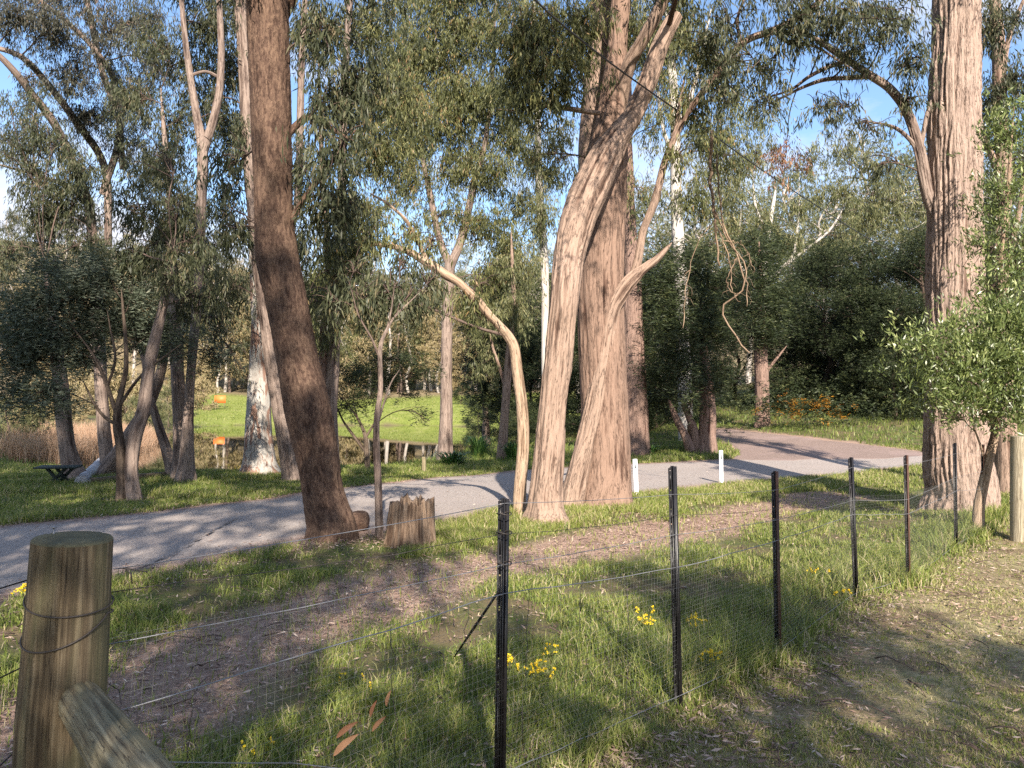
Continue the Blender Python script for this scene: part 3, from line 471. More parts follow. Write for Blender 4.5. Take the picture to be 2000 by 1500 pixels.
tree('thin_tree', 'thin pinkish forked trunk between the strap leaved clumps, left of the arching stem', [(980, 897, 22), (983, 850, 18), (988, 780, 16), (993, 710, 16), (998, 650, 12), (1003, 580, 9), (1000, 500, 6)], 'bark_pink', amp=.008, k=32, seed=29, limbs=[[(988, 760, 8), (975, 715, 6), (963, 680, 5), (955, 640, 3)]],
     blobs=[(950, 620, 40, 45, 22, .8), (1000, 600, 40, 50, 22, 1), (1020, 520, 40, 50, 22, 1), (950, 700, 35, 40, 22.5, .8)], leafm='euc_olive', scale=1.2)
tree('pale_pole_tree', 'slim white gum trunk showing left of the middle cluster', [(1070, 880, 20), (1066, 700, 17), (1065, 612, 15), (1063, 504, 16), (1055, 400, 15), (1051, 300, 14), (1049, 200, 13), (1045, 60, 10)], 'bark_pale', amp=.006, kh=6, k=32, seed=31, blobs=[(1060, 420, 45, 60, 27, .8), (1070, 340, 45, 40, 28, .8), (1030, 300, 40, 40, 28, .8), (1010, 400, 45, 50, 28, .7), (1090, 260, 50, 40, 28, .6), (1000, 520, 40, 40, 27, .8)], leafm='euc_olive', scale=1.5)
tree('white_trunk_tree', 'tall white gum trunk rising above the dark wattles right of the middle cluster', [(1340, 860, 30), (1335, 700, 27), (1330, 560, 25), (1325, 480, 24), (1321, 400, 22), (1319, 320, 20), (1318, 220, 18), (1312, 130, 16), (1305, 50, 12)], 'bark_pale', amp=.006, kh=6, k=32, seed=33, limbs=[[(1319, 260, 12), (1345, 200, 10), (1365, 130, 8), (1380, 60, 5)], [(1320, 320, 10), (1295, 250, 7), (1285, 180, 5)]],
     blobs=[(1330, 60, 70, 60, 33), (1400, 120, 60, 50, 33, .8), (1380, 260, 60, 50, 33, .8), (1440, 200, 50, 40, 33, .7), (1350, 380, 50, 50, 33, .9), (1440, 300, 50, 40, 34, .7), (1290, 150, 40, 50, 33, .7)], leafm='euc', scale=1.8)
tree('double_tree', 'pair of dark trunks joined at the foot, left of the white patchy gum', [(362, 945, 46), (364, 910, 30), (366, 850, 22), (369, 790, 18), (375, 700, 17), (384, 600, 17), (390, 500, 18), (393, 400, 18), (396, 300, 20), (385, 230, 15), (372, 150, 13), (360, 60, 10), (350, -60, 7)], 'bark_grey', amp=.012, k=40, seed=35,
     trunk2=[[(350, 940, 34), (351, 880, 24), (350, 800, 24), (346, 700, 24), (344, 640, 22), (340, 560, 18), (335, 480, 14), (330, 380, 11), (320, 250, 8)]], limbs=[[(396, 300, 18), (415, 240, 16), (428, 180, 15), (432, 100, 13), (428, 0, 10)], [(366, 150, 6), (400, 140, 6), (425, 150, 6)]],
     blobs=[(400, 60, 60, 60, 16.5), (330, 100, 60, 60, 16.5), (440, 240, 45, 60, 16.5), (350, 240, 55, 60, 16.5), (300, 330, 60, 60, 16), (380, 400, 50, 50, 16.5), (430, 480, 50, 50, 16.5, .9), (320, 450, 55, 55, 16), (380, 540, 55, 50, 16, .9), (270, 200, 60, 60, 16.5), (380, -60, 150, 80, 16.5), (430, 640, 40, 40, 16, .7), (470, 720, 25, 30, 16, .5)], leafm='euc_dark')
tree('angled_tree', 'bare grey stem angling down to the foot of the dark pair of trunks', [(336, 935, 24), (332, 905, 22), (322, 870, 19), (312, 840, 17), (300, 800, 15), (292, 770, 12), (283, 720, 9), (270, 650, 6)], 'bark_grey', amp=.006, k=24, seed=37, blobs=[(280, 640, 45, 40, 17, .7)], leafm='euc_dark')
tree('roadside_tree', 'double stemmed tree with smooth tan bark at the far road edge on the left', [(262, 978, 34), (259, 950, 27), (257, 910, 24), (263, 855, 26), (280, 800, 24), (287, 743, 22), (298, 680, 21), (317, 605, 17), (330, 537, 13), (336, 500, 8)], 'bark_grey', amp=.006, kh=9, kv=1, k=48, seed=39, lobes=.1,
     blobs=[(330, 400, 60, 50, 13.5), (290, 480, 60, 50, 13.5), (380, 470, 50, 50, 13.5), (240, 400, 60, 50, 13.5, .8), (410, 580, 45, 50, 13.5, .8), (300, 300, 60, 60, 13.8, .8), (250, 500, 50, 40, 13.5), (345, 490, 40, 35, 12.3, 1.2), (320, 540, 35, 30, 12.4, .8)], leafm='euc_dark')
tree('wattle_tree', 'small crooked wattle with a wide feathery blue green crown at the far road edge', [(241, 978, 30), (237, 940, 19), (235, 873, 17), (230, 836, 17), (230, 805, 15), (236, 770, 11), (246, 720, 9), (245, 660, 7), (240, 600, 5)], 'bark_dark', amp=.003, k=24, seed=41, limbs=[[(231, 820, 9), (215, 770, 8), (200, 730, 7), (180, 690, 5), (150, 650, 3)], [(229, 830, 7), (205, 815, 6), (185, 790, 5), (170, 760, 3)], [(235, 790, 7), (262, 750, 6), (290, 720, 5), (330, 690, 3)], [(210, 755, 6), (225, 700, 5), (215, 640, 3)]],
     blobs=[(60, 600, 75, 55, 13, 1.3), (150, 570, 75, 55, 13, 1.3), (40, 690, 65, 60, 12.8, 1.5), (120, 680, 70, 55, 13, 1.2), (210, 620, 70, 50, 13.5, 1.2), (270, 580, 60, 50, 13.5, 1), (60, 770, 75, 40, 12.6, 1.5), (200, 540, 60, 40, 13.5), (290, 660, 55, 40, 14, .9), (370, 680, 55, 35, 15, .7), (430, 700, 40, 30, 15, .6), (180, 700, 50, 30, 13.5, .7), (20, 640, 50, 60, 13, 1.2), (100, 520, 50, 30, 13.5, .8)], leafm='wattle_blue', sty='wattle', dens=1.7, nsub=16, gap=.3)
tree('grey_tree', 'grey brown trunk rising beside the small table on the left', [(148, 938, 50), (140, 910, 36), (132, 870, 29), (126, 830, 28), (122, 780, 28), (115, 720, 25), (105, 640, 20), (96, 580, 14), (90, 530, 8)], 'bark_grey', amp=.01, k=40, seed=43, 
     blobs=[(60, 430, 60, 50, 17), (130, 380, 60, 50, 17), (40, 320, 60, 60, 17.5), (110, 260, 60, 60, 17.5), (180, 330, 60, 60, 17), (60, 200, 60, 50, 18, .7), (20, 500, 50, 40, 17, .8), (190, 470, 50, 40, 17, .8)], leafm='euc_dark')
tree('fallen_leaning_trunk', 'thick grey trunk leaning low to the right above the pale log', [(207, 932, 36), (214, 912, 32), (235, 880, 27), (262, 836, 25), (288, 795, 22), (310, 740, 19), (322, 690, 15), (330, 620, 11)], 'bark_grey', amp=.01, k=32, seed=45, blobs=[(330, 600, 45, 45, 17.5, .8)], leafm='euc_dark')
tree('pale_limbed_tree', 'tall gum at far left with long pale limbs sweeping up to the left', [(212, 925, 26, 21), (200, 800, 24, 21), (190, 600, 22, 21), (176, 420, 18, 21), (160, 360, 15, 20), (135, 300, 15, 19.5), (105, 240, 15, 19), (60, 180, 14, 18.5), (10, 120, 12, 18), (-60, 60, 8, 18)], 'bark_grey', amp=.006, kh=8, k=32, seed=47, d=21,
     limbs=[[(212, 480, 14, 21), (205, 330, 14, 21), (150, 240, 14, 20), (90, 160, 13, 19.5), (40, 110, 11, 19), (-20, 90, 8, 19)], [(240, 330, 12, 21), (225, 170, 12, 21), (195, 110, 11, 20), (150, 60, 9, 20), (90, 10, 7, 19)], [(185, 420, 9, 21), (140, 370, 8, 20), (80, 345, 6, 19), (0, 322, 4, 18)], [(200, 380, 14, 21), (235, 250, 13, 21), (200, 140, 12, 21), (170, 0, 10, 21)]],
     blobs=[(40, 30, 70, 40, 18), (120, 60, 60, 50, 18.5), (150, 140, 60, 50, 19), (220, 60, 60, 50, 19), (240, 180, 55, 60, 20), (60, 150, 40, 30, 18.5, .5), (180, 220, 50, 50, 20), (20, 260, 40, 50, 19, .7), (290, 30, 50, 50, 20), (90, 20, 60, 30, 18), (300, 130, 50, 60, 20), (100, -80, 220, 70, 19), (140, 420, 60, 40, 21, .7), (250, 280, 50, 50, 21, .8)], leafm='euc_purple')
tree('low_shrub', 'low dark leaved shrub with crossing stems at the near water edge', [(718, 920, 11), (716, 880, 10), (713, 850, 8), (700, 820, 5), (680, 790, 3)], 'bark_dark', amp=.002, k=16, seed=49, limbs=[[(716, 885, 6), (690, 850, 6), (672, 825, 4), (660, 800, 3)], [(714, 855, 5), (735, 820, 4), (750, 790, 2)], [(700, 820, 3), (690, 780, 2), (700, 740, 2)]],
     blobs=[(680, 790, 35, 35, 19, .8), (720, 770, 35, 30, 19, .6), (760, 740, 40, 30, 19.5, .8), (700, 730, 45, 30, 19.5, 1), (820, 730, 40, 25, 20, .8), (770, 700, 50, 25, 20, 1), (835, 820, 14, 14, 18, .7), (800, 770, 25, 20, 19, .4)], leafm='wattle', sty='wattle', dens=1.3)
tree('red_bark_tree', 'dark red barked trunk in front of the wattle thicket, left of the dirt track', [(1380, 884, 44), (1381, 850, 34), (1382, 800, 30), (1378, 740, 26), (1374, 680, 14), (1370, 620, 7)], 'bark_red', amp=.02, kh=12, kv=1, k=40, seed=51,
     limbs=[[(1350, 880, 22), (1338, 850, 16), (1322, 820, 13), (1312, 795, 9)], [(1362, 885, 22), (1355, 840, 16), (1340, 800, 12)]],
     blobs=[(1300, 560, 50, 50, 26, 1.6), (1380, 560, 50, 50, 26, 1.6), (1290, 650, 45, 55, 26, 1.6), (1360, 640, 60, 55, 25.5, 1.6), (1410, 640, 40, 50, 26, 1.4), (1300, 730, 45, 50, 26, 1.5), (1350, 720, 45, 50, 25, 1.4), (1410, 720, 35, 50, 26, 1.3), (1290, 790, 35, 35, 27, 1.2), (1370, 770, 30, 35, 25, .8), (1340, 500, 60, 35, 27, 1.4), (1350, 790, 25, 20, 24.5, .8), (1430, 560, 35, 40, 27, 1.2)], leafm='wattle', sty='wattle', dens=1.0, scale=1.5, nsub=9, gap=.38)
tree('trackside_tree', 'dark stringy trunk standing on the grass beyond the dirt track', [(1489, 834, 32), (1489, 800, 27), (1488, 740, 26), (1486, 690, 25), (1484, 600, 18), (1483, 520, 9)], 'bark_red', amp=.02, kh=12, k=32, seed=53, limbs=[[(1488, 740, 8), (1505, 715, 6), (1525, 690, 4)]],
     blobs=[(1490, 660, 45, 30, 31, 1.6), (1460, 600, 40, 45, 31, 1.4), (1520, 600, 40, 45, 31, 1.4), (1490, 540, 50, 45, 31, 1.5), (1470, 480, 40, 40, 32, 1.2), (1520, 490, 40, 40, 32, 1), (1440, 650, 25, 35, 31, 1), (1488, 640, 35, 40, 29.6, 1.3), (1485, 570, 40, 45, 29.6, 1.3), (1490, 500, 35, 40, 29.8, 1.2)], leafm='wattle', sty='wattle', scale=1.6, nsub=9, gap=.38)
# ---------------------------------------------------------------- trees shared as copies
tree('bare_limbed_tree', 'pale thin gum with bare white forking limbs and sparse crown, left of the dark thicket',
     [(1492, 800, 16), (1491, 700, 15), (1490, 600, 15), (1492, 520, 14), (1500, 460, 9), (1510, 400, 7)], 'bark_pale', amp=.004, kh=6, k=24, seed=57,
     limbs=[[(1491, 560, 9), (1520, 530, 8), (1548, 500, 7), (1558, 440, 5), (1560, 380, 3)], [(1491, 570, 8), (1460, 540, 6), (1440, 500, 5), (1445, 440, 3)], [(1520, 530, 6), (1570, 490, 5), (1620, 450, 4), (1650, 400, 3)], [(1500, 460, 6), (1475, 400, 5), (1470, 330, 3)]],
     blobs=[(1420, 360, 50, 40, 34, .7), (1480, 300, 50, 45, 34, .6), (1560, 400, 50, 35, 34, .7), (1640, 380, 50, 40, 34, .8), (1500, 440, 50, 40, 34, .8), (1430, 440, 45, 40, 34, .9), (1700, 420, 45, 40, 35, .8), (1600, 300, 45, 30, 34, .5), (1560, 470, 50, 30, 34, .8), (1760, 400, 40, 50, 35, .8), (1380, 480, 40, 40, 34, .9), (1650, 470, 60, 35, 35, .9), (1400, 270, 50, 35, 34, .6), (1480, 220, 50, 35, 34, .5), (1650, 280, 50, 30, 34, .4), (1730, 320, 45, 40, 34, .6), (1550, 330, 50, 30, 34, .5), (1370, 330, 40, 40, 34, .7)], leafm='euc_olive', scale=1.9, dens=.8)
tree('olive_tree', 'olive leaved small tree overhanging the right end of the pond, behind the thin forked trunk', [(950, 868, 16), (948, 800, 12), (945, 740, 9), (940, 680, 6)], 'bark_grey', amp=.004, k=20, seed=58,
     blobs=[(930, 620, 40, 45, 36, 1.2), (970, 680, 40, 50, 36, 1.3), (920, 720, 30, 45, 36, 1.2), (1000, 740, 40, 50, 37, 1.3), (950, 780, 35, 45, 36, 1.2), (1010, 640, 40, 50, 37, 1.2), (1040, 700, 35, 60, 38, 1.2), (1000, 810, 35, 35, 36, 1.1), (975, 560, 40, 40, 37, 1), (1045, 580, 35, 50, 38, 1), (1120, 640, 30, 60, 38, 1), (1115, 760, 25, 70, 38, 1)], leafm='wattle', sty='wattle', scale=2.0, dens=.9)
def proto(name, h, leafm, barkm, nb, sty, scale, seed, spread=.28, low=.35, dens=1.0, tr=.016, clump=.13):
    g = np.random.default_rng(seed); root = empty(name, (0, 0, 0)); br = Acc(); lv = Acc()
    c = np.array([(0, 0, -.5)] + [(g.normal() * h * .012 * i, g.normal() * h * .012 * i, h * i / 6) for i in range(1, 7)]); r = np.linspace(h * tr, h * .003, 7); s = spline(np.c_[c, r], 24)
    v, q, t_, bk = tube(s[:, :3], s[:, 3], 8); mesh('trunk', v, [q, t_], M[barkm], root, {'bk': bk, 'ridge': np.full(len(v), .5)}, True)
    for b in range(nb):
        f = low + (1 - low) * (b + g.uniform(0, 1)) / nb; st = s[int(min(23, f * 23))][:3] * 1.0; st[2] -= h * .08 * g.uniform(.3, 1.2); a = g.uniform(0, 2 * np.pi)
        prof = math.sin(math.pi * min(1, (f - low) / (1 - low) * .8 + .2)) ** .6; rad = h * spread * prof * g.uniform(.45, 1.0); e = np.array([s[-1][0] * f + math.cos(a) * rad, math.sin(a) * rad, f * h + g.normal() * h * .03])
        m = curve_pts(st, e, 7, .08, g); v, q, t_, bk = tube(m, np.linspace(h * .0045, h * .001, 7), 4, False); br.add(v, q, t_, bk=bk, ridge=.5)
        cr_ = h * clump * g.uniform(.6, 1.2); ns = int(dens * 34); u = unit(g.normal(size=(ns, 3))) * (g.uniform(0, 1, (ns, 1)) ** .5); cen = e + u * np.array([cr_, cr_, cr_ * .62]); cen[: ns // 4] = m[g.integers(3, 7, ns // 4)] + g.normal(size=(ns // 4, 3)) * cr_ * .4
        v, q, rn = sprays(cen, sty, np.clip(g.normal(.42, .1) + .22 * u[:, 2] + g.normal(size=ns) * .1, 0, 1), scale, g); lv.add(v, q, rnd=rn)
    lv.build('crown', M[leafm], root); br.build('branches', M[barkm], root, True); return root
def dup(root, loc, rz, s, label, cat, group, name=None):
    r = root.copy(); sc.collection.objects.link(r); r.location = tuple(float(c) for c in loc); r.rotation_euler = (0, 0, rz); r.scale = s if hasattr(s, '__len__') else (s, s, s); tag(r, label, cat, group)
    for ch in list(root.children): c = ch.copy(); sc.collection.objects.link(c); c.parent = r
    return r
def first_or_dup(pr, used, *a):
    if pr.name not in used:
        used.add(pr.name); r, (loc, rz, s, label, cat, group) = pr, a; r.location = tuple(float(c) for c in loc); r.rotation_euler = (0, 0, rz); r.scale = s if hasattr(s, '__len__') else (s, s, s); tag(r, label, cat, group); return r
    return dup(pr, *a)
used = set()
far_p = [proto('distant_tree', 16, 'euc_tan', 'bark_pale', 13, 'euc_far', 1.35, 101, .26, .3, 1.7), proto('distant_tree', 18, 'euc_olive', 'bark_pale', 15, 'euc_far', 1.35, 102, .24, .35, 1.8), proto('distant_tree', 14, 'euc_tan', 'bark_grey', 13, 'euc_far', 1.35, 103, .28, .2, 1.8), proto('distant_tree', 17, 'euc_dark', 'bark_pale', 14, 'euc_far', 1.35, 104, .24, .3, 1.6)]
mid_p = [proto('tall_eucalypt', 17, 'euc_olive', 'bark_pale', 34, 'euc_far', .85, 111, .3, .4, 2.0), proto('tall_eucalypt', 19, 'euc_olive', 'bark_pale', 34, 'euc_far', .85, 112, .3, .4, 2.0)]
wat_p = [proto('wattle_thicket_tree', 8, 'wattle', 'bark_dark', 48, 'wattle_far', .6, 121, .36, .04, 4.2, clump=.14), proto('wattle_thicket_tree', 9, 'wattle', 'bark_dark', 50, 'wattle_far', .6, 122, .34, .04, 4.2, clump=.14)]
shr_p = [proto('waterside_bush', 2.2, 'euc_olive', 'bark_grey', 16, 'euc', .9, 131, .45, .1, 1.0, clump=.2), proto('waterside_bush', 2.0, 'wattle', 'bark_dark', 18, 'wattle', .9, 132, .5, .1, 1.1, clump=.2)]
g2 = np.random.default_rng(55); LF = 'slender pale trunked gum in the open woodland on the hill beyond the pond'
k_ = 0; spots = []
while k_ < 230:
    dY = 119 + 150 * g2.uniform() ** 1.4; px = g2.uniform(-250, 1250); q = np.array([(px - 1000) / F_PX * dY, dY]) 
    if all(np.hypot(*(q - s_)) > 2.4 for s_ in spots): spots.append(q); k_ += 1
for _ in range(60):
    dY = g2.uniform(115, 130); spots.append(np.array([(g2.uniform(380, 1010) - 1000) / F_PX * dY, dY]))
for q in spots: first_or_dup(far_p[int(g2.integers(0, 4))], used, (*q, tz(*q) - .2), g2.uniform(0, 6.28), g2.uniform(.7, 1.15), LF, 'tree', 'pale trunked gums on the hill beyond the pond')
hb_p = [proto('hillside_bush', 4.5, 'euc_tan', 'bark_grey', 16, 'euc_far', 1.3, 151, .5, .1, 1.0, clump=.2)]; cnt = 0
while cnt < 90:
    dY = 114 + 110 * g2.uniform() ** 1.3; q = np.array([(g2.uniform(-200, 1150) - 1000) / F_PX * dY, dY]); cnt += 1; s_ = g2.uniform(.6, 1.2)
    first_or_dup(hb_p[0], used, (*q, tz(*q) - .2), g2.uniform(0, 6.28), (s_, s_, s_ * g2.uniform(.6, 1.3)), 'rounded tan green bush on the wooded hill beyond the pond', 'bush', 'bushes on the hill beyond the pond')
for px, py in [(370, 772), (330, 790), (280, 800), (200, 812), (120, 820), (350, 812), (240, 830), (60, 830), (160, 800), (395, 800), (800, 757)]:
    q = G(px, py); first_or_dup(hb_p[0], used, (*q[:2], q[2] - .2), g2.uniform(0, 6.28), g2.uniform(.5, .85), 'low tan green bush along the edge of the green field', 'bush', 'low bushes round the green field')
WL = ['dark feathery wattle forming the thicket beyond the dirt track']
for (px, py, d, s_, wi) in [(1565, 800, 36, .62, 0), (1615, 810, 34, .8, 1), (1655, 812, 36, .62, 0), (1700, 820, 32, .78, 1), (1750, 826, 30, .66, 0), (1800, 830, 30, .8, 1), (1590, 790, 44, .85, 1), (1690, 790, 42, .78, 0), (1860, 820, 30, .7, 0), (1930, 820, 30, .8, 1), (2000, 820, 32, .8, 0), (1780, 790, 40, .85, 1), (1535, 805, 40, .6, 1)]:
    q = P(px, py, d); first_or_dup(wat_p[wi], used, (q[0], q[1], tz(q[0], q[1]) - .1), g2.uniform(0, 6.28), s_, WL[0], 'tree', 'dark wattles of the thicket beyond the track')
for (px, py, d, s_, wi) in [(1280, 820, 34, .9, 0), (1440, 800, 40, .75, 1), (1330, 810, 38, .85, 1), (1160, 850, 36, .75, 0), (1100, 850, 38, .7, 1), (1040, 850, 42, .75, 0), (1225, 850, 34, .7, 0)]:
    q = P(px, py, d); first_or_dup(wat_p[wi], used, (q[0], q[1], tz(q[0], q[1]) - .1), g2.uniform(0, 6.28), s_, 'dark green wattle seen in the deep shade behind the middle trunks', 'tree', 'dark wattles behind the middle trunks')
for (px, d, s_, wi) in [(1290, 60, .95, 0), (1390, 58, .85, 1), (1460, 62, .98, 0), (1540, 66, .95, 1), (1610, 60, .85, 0), (1680, 66, 1.08, 1), (1760, 62, 1.0, 0), (1840, 60, 1.0, 1), (1930, 58, .95, 0), (2010, 60, 1, 1), (1220, 66, .8, 1), (1130, 70, .8, 0), (1060, 72, .75, 1), (1500, 85, 1.0, 0), (1640, 85, 1.1, 0), (1800, 85, 1.1, 1), (1360, 85, .95, 1)]:
    q = P(px, 800, d); first_or_dup(mid_p[wi], used, (q[0], q[1], tz(q[0], q[1]) - .1), g2.uniform(0, 6.28), s_, 'tall pale trunked eucalypt with sunlit olive crown standing behind the dark wattles', 'tree', 'sunlit eucalypts behind the wattles')
for (px, py, s_, wi, lb) in [(15, 885, 1.05, 0, 'green bush at the left picture edge beside the tan reeds'), (935, 850, 1.6, 1, 'dark bush hanging over the right end of the pond'), (900, 790, 1.3, 1, 'dark bush at the top of the green field by the pale path'), (975, 860, 1.3, 0, 'olive bush at the right end of the pond behind the thin forked trunk'),
                        (330, 835, 1.6, 0, 'yellow green bush on the far bank behind the dark pair of trunks'), (1010, 870, 1.0, 1, 'small dark bush behind the foot of the arching stem'), (285, 850, 1.2, 0, 'yellowish bush between the reeds and the pond behind the low leaning trunk')]:
    q = G(px, py); first_or_dup(shr_p[wi], used, (q[0], q[1], q[2] - .05), g2.uniform(0, 6.28), s_, lb, 'bush', None)
# unseen trees added behind the camera to shade the foreground and left side
BT = [proto('shade_tree', 11, 'euc', 'bark_grey', 26, 'euc_far', 1.25, 141, .34, .35, 1.25, clump=.13)]
for (x, y, s_, sz) in [(-3.6, -7.5, 1.45, 1.75), (-9.5, -9, 1.5, 2.0), (-16, -6, 1.5, 1.9), (3.0, -6.5, .72, .78), (7.8, -5.5, .52, .62), (12.5, -6, .6, .62), (-5.5, -3.5, .7, .8), (-.7, -4.2, .36, .62)]:
    first_or_dup(BT[0], used, (x, y, tz(x, y)), g2.uniform(0, 6.28), (s_, s_, sz), 'unseen leafy tree added behind the photographer to cast shade', 'tree', 'added shade trees behind the photographer')
# ---------------------------------------------------------------- grass
def blades(x, y, h, wd, lean, rnd, g, zoff=0):
    n = len(x); z = terrain(x, y) + zoff; a = g.uniform(0, 2 * np.pi, n); b = np.stack([np.cos(a), np.sin(a), 0 * a], 1); p = np.stack([x, y, z - .01], 1)
    a2 = g.uniform(0, 2 * np.pi, n); l = np.stack([np.cos(a2), np.sin(a2), 0 * a], 1) * (lean * h)[:, None]; u = np.array([0, 0, 1.0]); h = h[:, None]; wd = wd[:, None]
    m = p + u * h * .55 + l * .3; tt = p + u * h * (1 - .25 * lean[:, None]) + l
    v = np.stack([p - b * wd / 2, p + b * wd / 2, m - b * wd * .38, m + b * wd * .38, tt - b * wd * .04, tt + b * wd * .04], 1).reshape(-1, 3)
    o = np.arange(n)[:, None] * 6; q = np.concatenate([o + [0, 1, 3, 2], o + [2, 3, 5, 4]]); return v, q, np.repeat(rnd, 6)
def scatter(n, r0, r1, a0, a1, g, pw=1.0):
    u = g.uniform(0, 1, n); e = 2 - pw; r = (r0 ** e + u * (r1 ** e - r0 ** e)) ** (1 / e) if abs(e) > 1e-6 else r0 * (r1 / r0) ** u
    a = g.uniform(R(a0), R(a1), n); return r * np.sin(a), r * np.cos(a), r
g = np.random.default_rng(77)
x, y, r = scatter(900000, 2.0, 26, -44, 44, g, 1.35); rd, td, pm, lawn, fs = zones(x, y); pnd = sdist(pond, x, y)
pat = fbm(x * 1.4, y * 1.4, 0, 60); pat2 = fbm(x * 4, y * 4, 0, 63)
tall = np.exp(-((fs - .25) / .55) ** 2) * (fs > -.3) * sstep(1.5, 5, y) ; green = (1 - pm) * (1 - lawn)
verge = sstep(2.2, .3, -rd) * (rd < 0)
dns = green * (.06 + .94 * sstep(.38, .58, pat)) * (.4 + .6 * sstep(.35, .6, pat2)) + 1.0 * lawn * sstep(.22, .55, pat2) * (.35 + .65 * sstep(.4, .6, pat)) + .05 * pm + .5 * tall * (1 - lawn) + .25 * tall * lawn
beyond = y > np.interp(x, np.array(far_e)[:, 0], np.array(far_e)[:, 1]); dns = np.where(beyond, .95, dns); verge_n = (~beyond) & (rd < 0) & (rd > -1.6) & (x > -1.2)
dns = np.where(verge_n, np.maximum(dns, .95 * (1 - pm)), dns)
dns = dns * (rd < .02) * (td < .02) * (pnd < -.1)
BASES = [(*G(645, 1045)[:2], .55), (*G(1070, 1012)[:2], .6), (*G(1180, 985)[:2], .9), (*G(800, 1060)[:2], .45), (*G(1876, 995)[:2], .9), (*G(1230, 1010)[:2], .6), (*G(250, 978)[:2], .6), (*G(506, 928)[:2], .9)]
for (bx, by, br_) in BASES: dns = dns * np.clip(sstep(br_ * .6, br_ * 1.05, np.hypot(x - bx, y - by)) + .22, 0, 1)
keep = g.uniform(0, 1, len(x)) < dns; x, y, r, lawn, fs, tall, pat, pat2, beyond, verge_n, rd, pm, verge = (q[keep] for q in (x, y, r, lawn, fs, tall, pat, pat2, beyond, verge_n, rd, pm, verge))
h = (.04 + .09 * pat) * g.uniform(.4, 1.3, len(x)) + .085 * tall * (1 - lawn) * g.uniform(.2, 1.7, len(x)) * sstep(.35, .6, fbm(x * 2.1, y * 2.1, 0, 71)) * 1.6
h = np.where(lawn > .5, g.uniform(.012, .045, len(x)) + tall * .08 * g.uniform(0, 1, len(x)), h); h = np.where(verge_n, h * 1.15 + .035, h); h = np.where(beyond, g.uniform(.05, .13, len(x)) * np.where(fbm(x * .5, y * .5, 0, 75) > .55, 1.5, .8), h)
rn = np.clip(g.normal(.46, .18, len(x)) + .08 * verge_n + .25 * (fbm(x * .9, y * .9, 0, 80) - .45) + .20 * lawn + .1 * pm + np.where(g.uniform(0, 1, len(x)) < .12 + .14 * lawn, .45, 0), 0, 1)
wd = np.clip(.0032 + .00065 * r, .003, .014) * g.uniform(.7, 1.4, len(x))
v, q, rr_ = blades(x, y, h, wd, g.uniform(.1, 1.0, len(x)), rn, g); tag(mesh('grass', v, q, M['grass'], None, {'rnd': rr_}), 'green grass growing along the fence and road verges', 'grass', None, 'stuff')
print('blades', len(x))
# far bank and track edge grass
x, y, r = scatter(60000, 22, 48, -42, 40, g, 1.2); rd, td, pm, lawn, fs = zones(x, y); pnd = sdist(pond, x, y); k = (rd < 0) & (td < -.05) & (pnd < -.1); x, y, r = x[k], y[k], r[k]
v, q, rr_ = blades(x, y, g.uniform(.08, .25, len(x)), .02 * g.uniform(.7, 1.5, len(x)), g.uniform(.1, .9, len(x)), np.clip(g.normal(.33, .18, len(x)), 0, 1), g); tag(mesh('tall_grass', v, q, M['grass'], None, {'rnd': rr_}), 'longer grass growing beyond the road and by the dirt track', 'grass', None, 'stuff')
x, y, r = scatter(26000, 60, 122, -42, 2, g, 1.0); pnd = sdist(pond, x, y); k = (pnd < -.3) & (x < 4) & (y < 113) & (x / y > -.43); x, y = x[k], y[k]
v, q, rr_ = blades(x, y, g.uniform(.1, .25, len(x)), .06 * g.uniform(.7, 1.5, len(x)), g.uniform(.1, .9, len(x)), np.clip(g.normal(.5, .12, len(x)), 0, 1), g); tag(mesh('field_grass', v, q, M['grass'], None, {'rnd': rr_}), 'bright green grass of the sunny field beyond the pond', 'grass', None, 'stuff')
# reeds
rp = np.array([G(a, b)[:2] for a, b in [(45, 905), (120, 912), (200, 905), (255, 885), (300, 868), (240, 862), (120, 870), (50, 880)]]); lo_, hi_ = rp.min(0), rp.max(0)
x = g.uniform(lo_[0], hi_[0], 60000); y = g.uniform(lo_[1], hi_[1], 60000); k = (sdist(rp, x, y) > -.4 * g.uniform(0, 2, 60000)) & (g.uniform(0, 1, 60000) < .1 + .9 * sstep(.35, .6, fbm(x * .8, y * .8, 0, 90))); x, y = x[k][:26000], y[k][:26000]
v, q, rr_ = blades(x, y, g.uniform(.5, 1.15, len(x)), .013 * g.uniform(.7, 1.5, len(x)), g.uniform(.1, .5, len(x)), g.uniform(0, 1, len(x)), g); tag(mesh('reeds', v, q, M['reed'], None, {'rnd': rr_}), 'dry tan pink reeds at the left end of the pond', 'reeds', None, 'stuff')
# leaf litter
def litter(n, r0, r1, g, dfun, size):
    x, y, r = scatter(n, r0, r1, -44, 44, g, 1.2); rd, td, pm, lawn, fs = zones(x, y); k = g.uniform(0, 1, n) < dfun(x, y, rd, td, pm, lawn, fs); x, y, r = x[k], y[k], r[k]; n = len(x)
    a = g.uniform(0, 6.28, n); d = np.stack([np.cos(a), np.sin(a), g.normal(size=n) * .18], 1); ln = size * g.uniform(.4, 1.5, n) * (1 + r * .03); p = np.stack([x, y, terrain(x, y) + .012 + g.uniform(0, .02, n)], 1)
    b = unit(np.cross(d, [0, 0, 1.0]) + np.stack([0 * x, 0 * x, g.normal(size=n) * .35], 1)); wd = ln * g.uniform(.08, .32, n)
    m = p + d * ln[:, None] * .45; v = np.stack([p, m + b * wd[:, None] / 2, p + d * ln[:, None], m - b * wd[:, None] / 2], 1).reshape(-1, 3); return v, np.arange(4 * n).reshape(n, 4), np.repeat(g.beta(1.6, 2.2, n), 4)
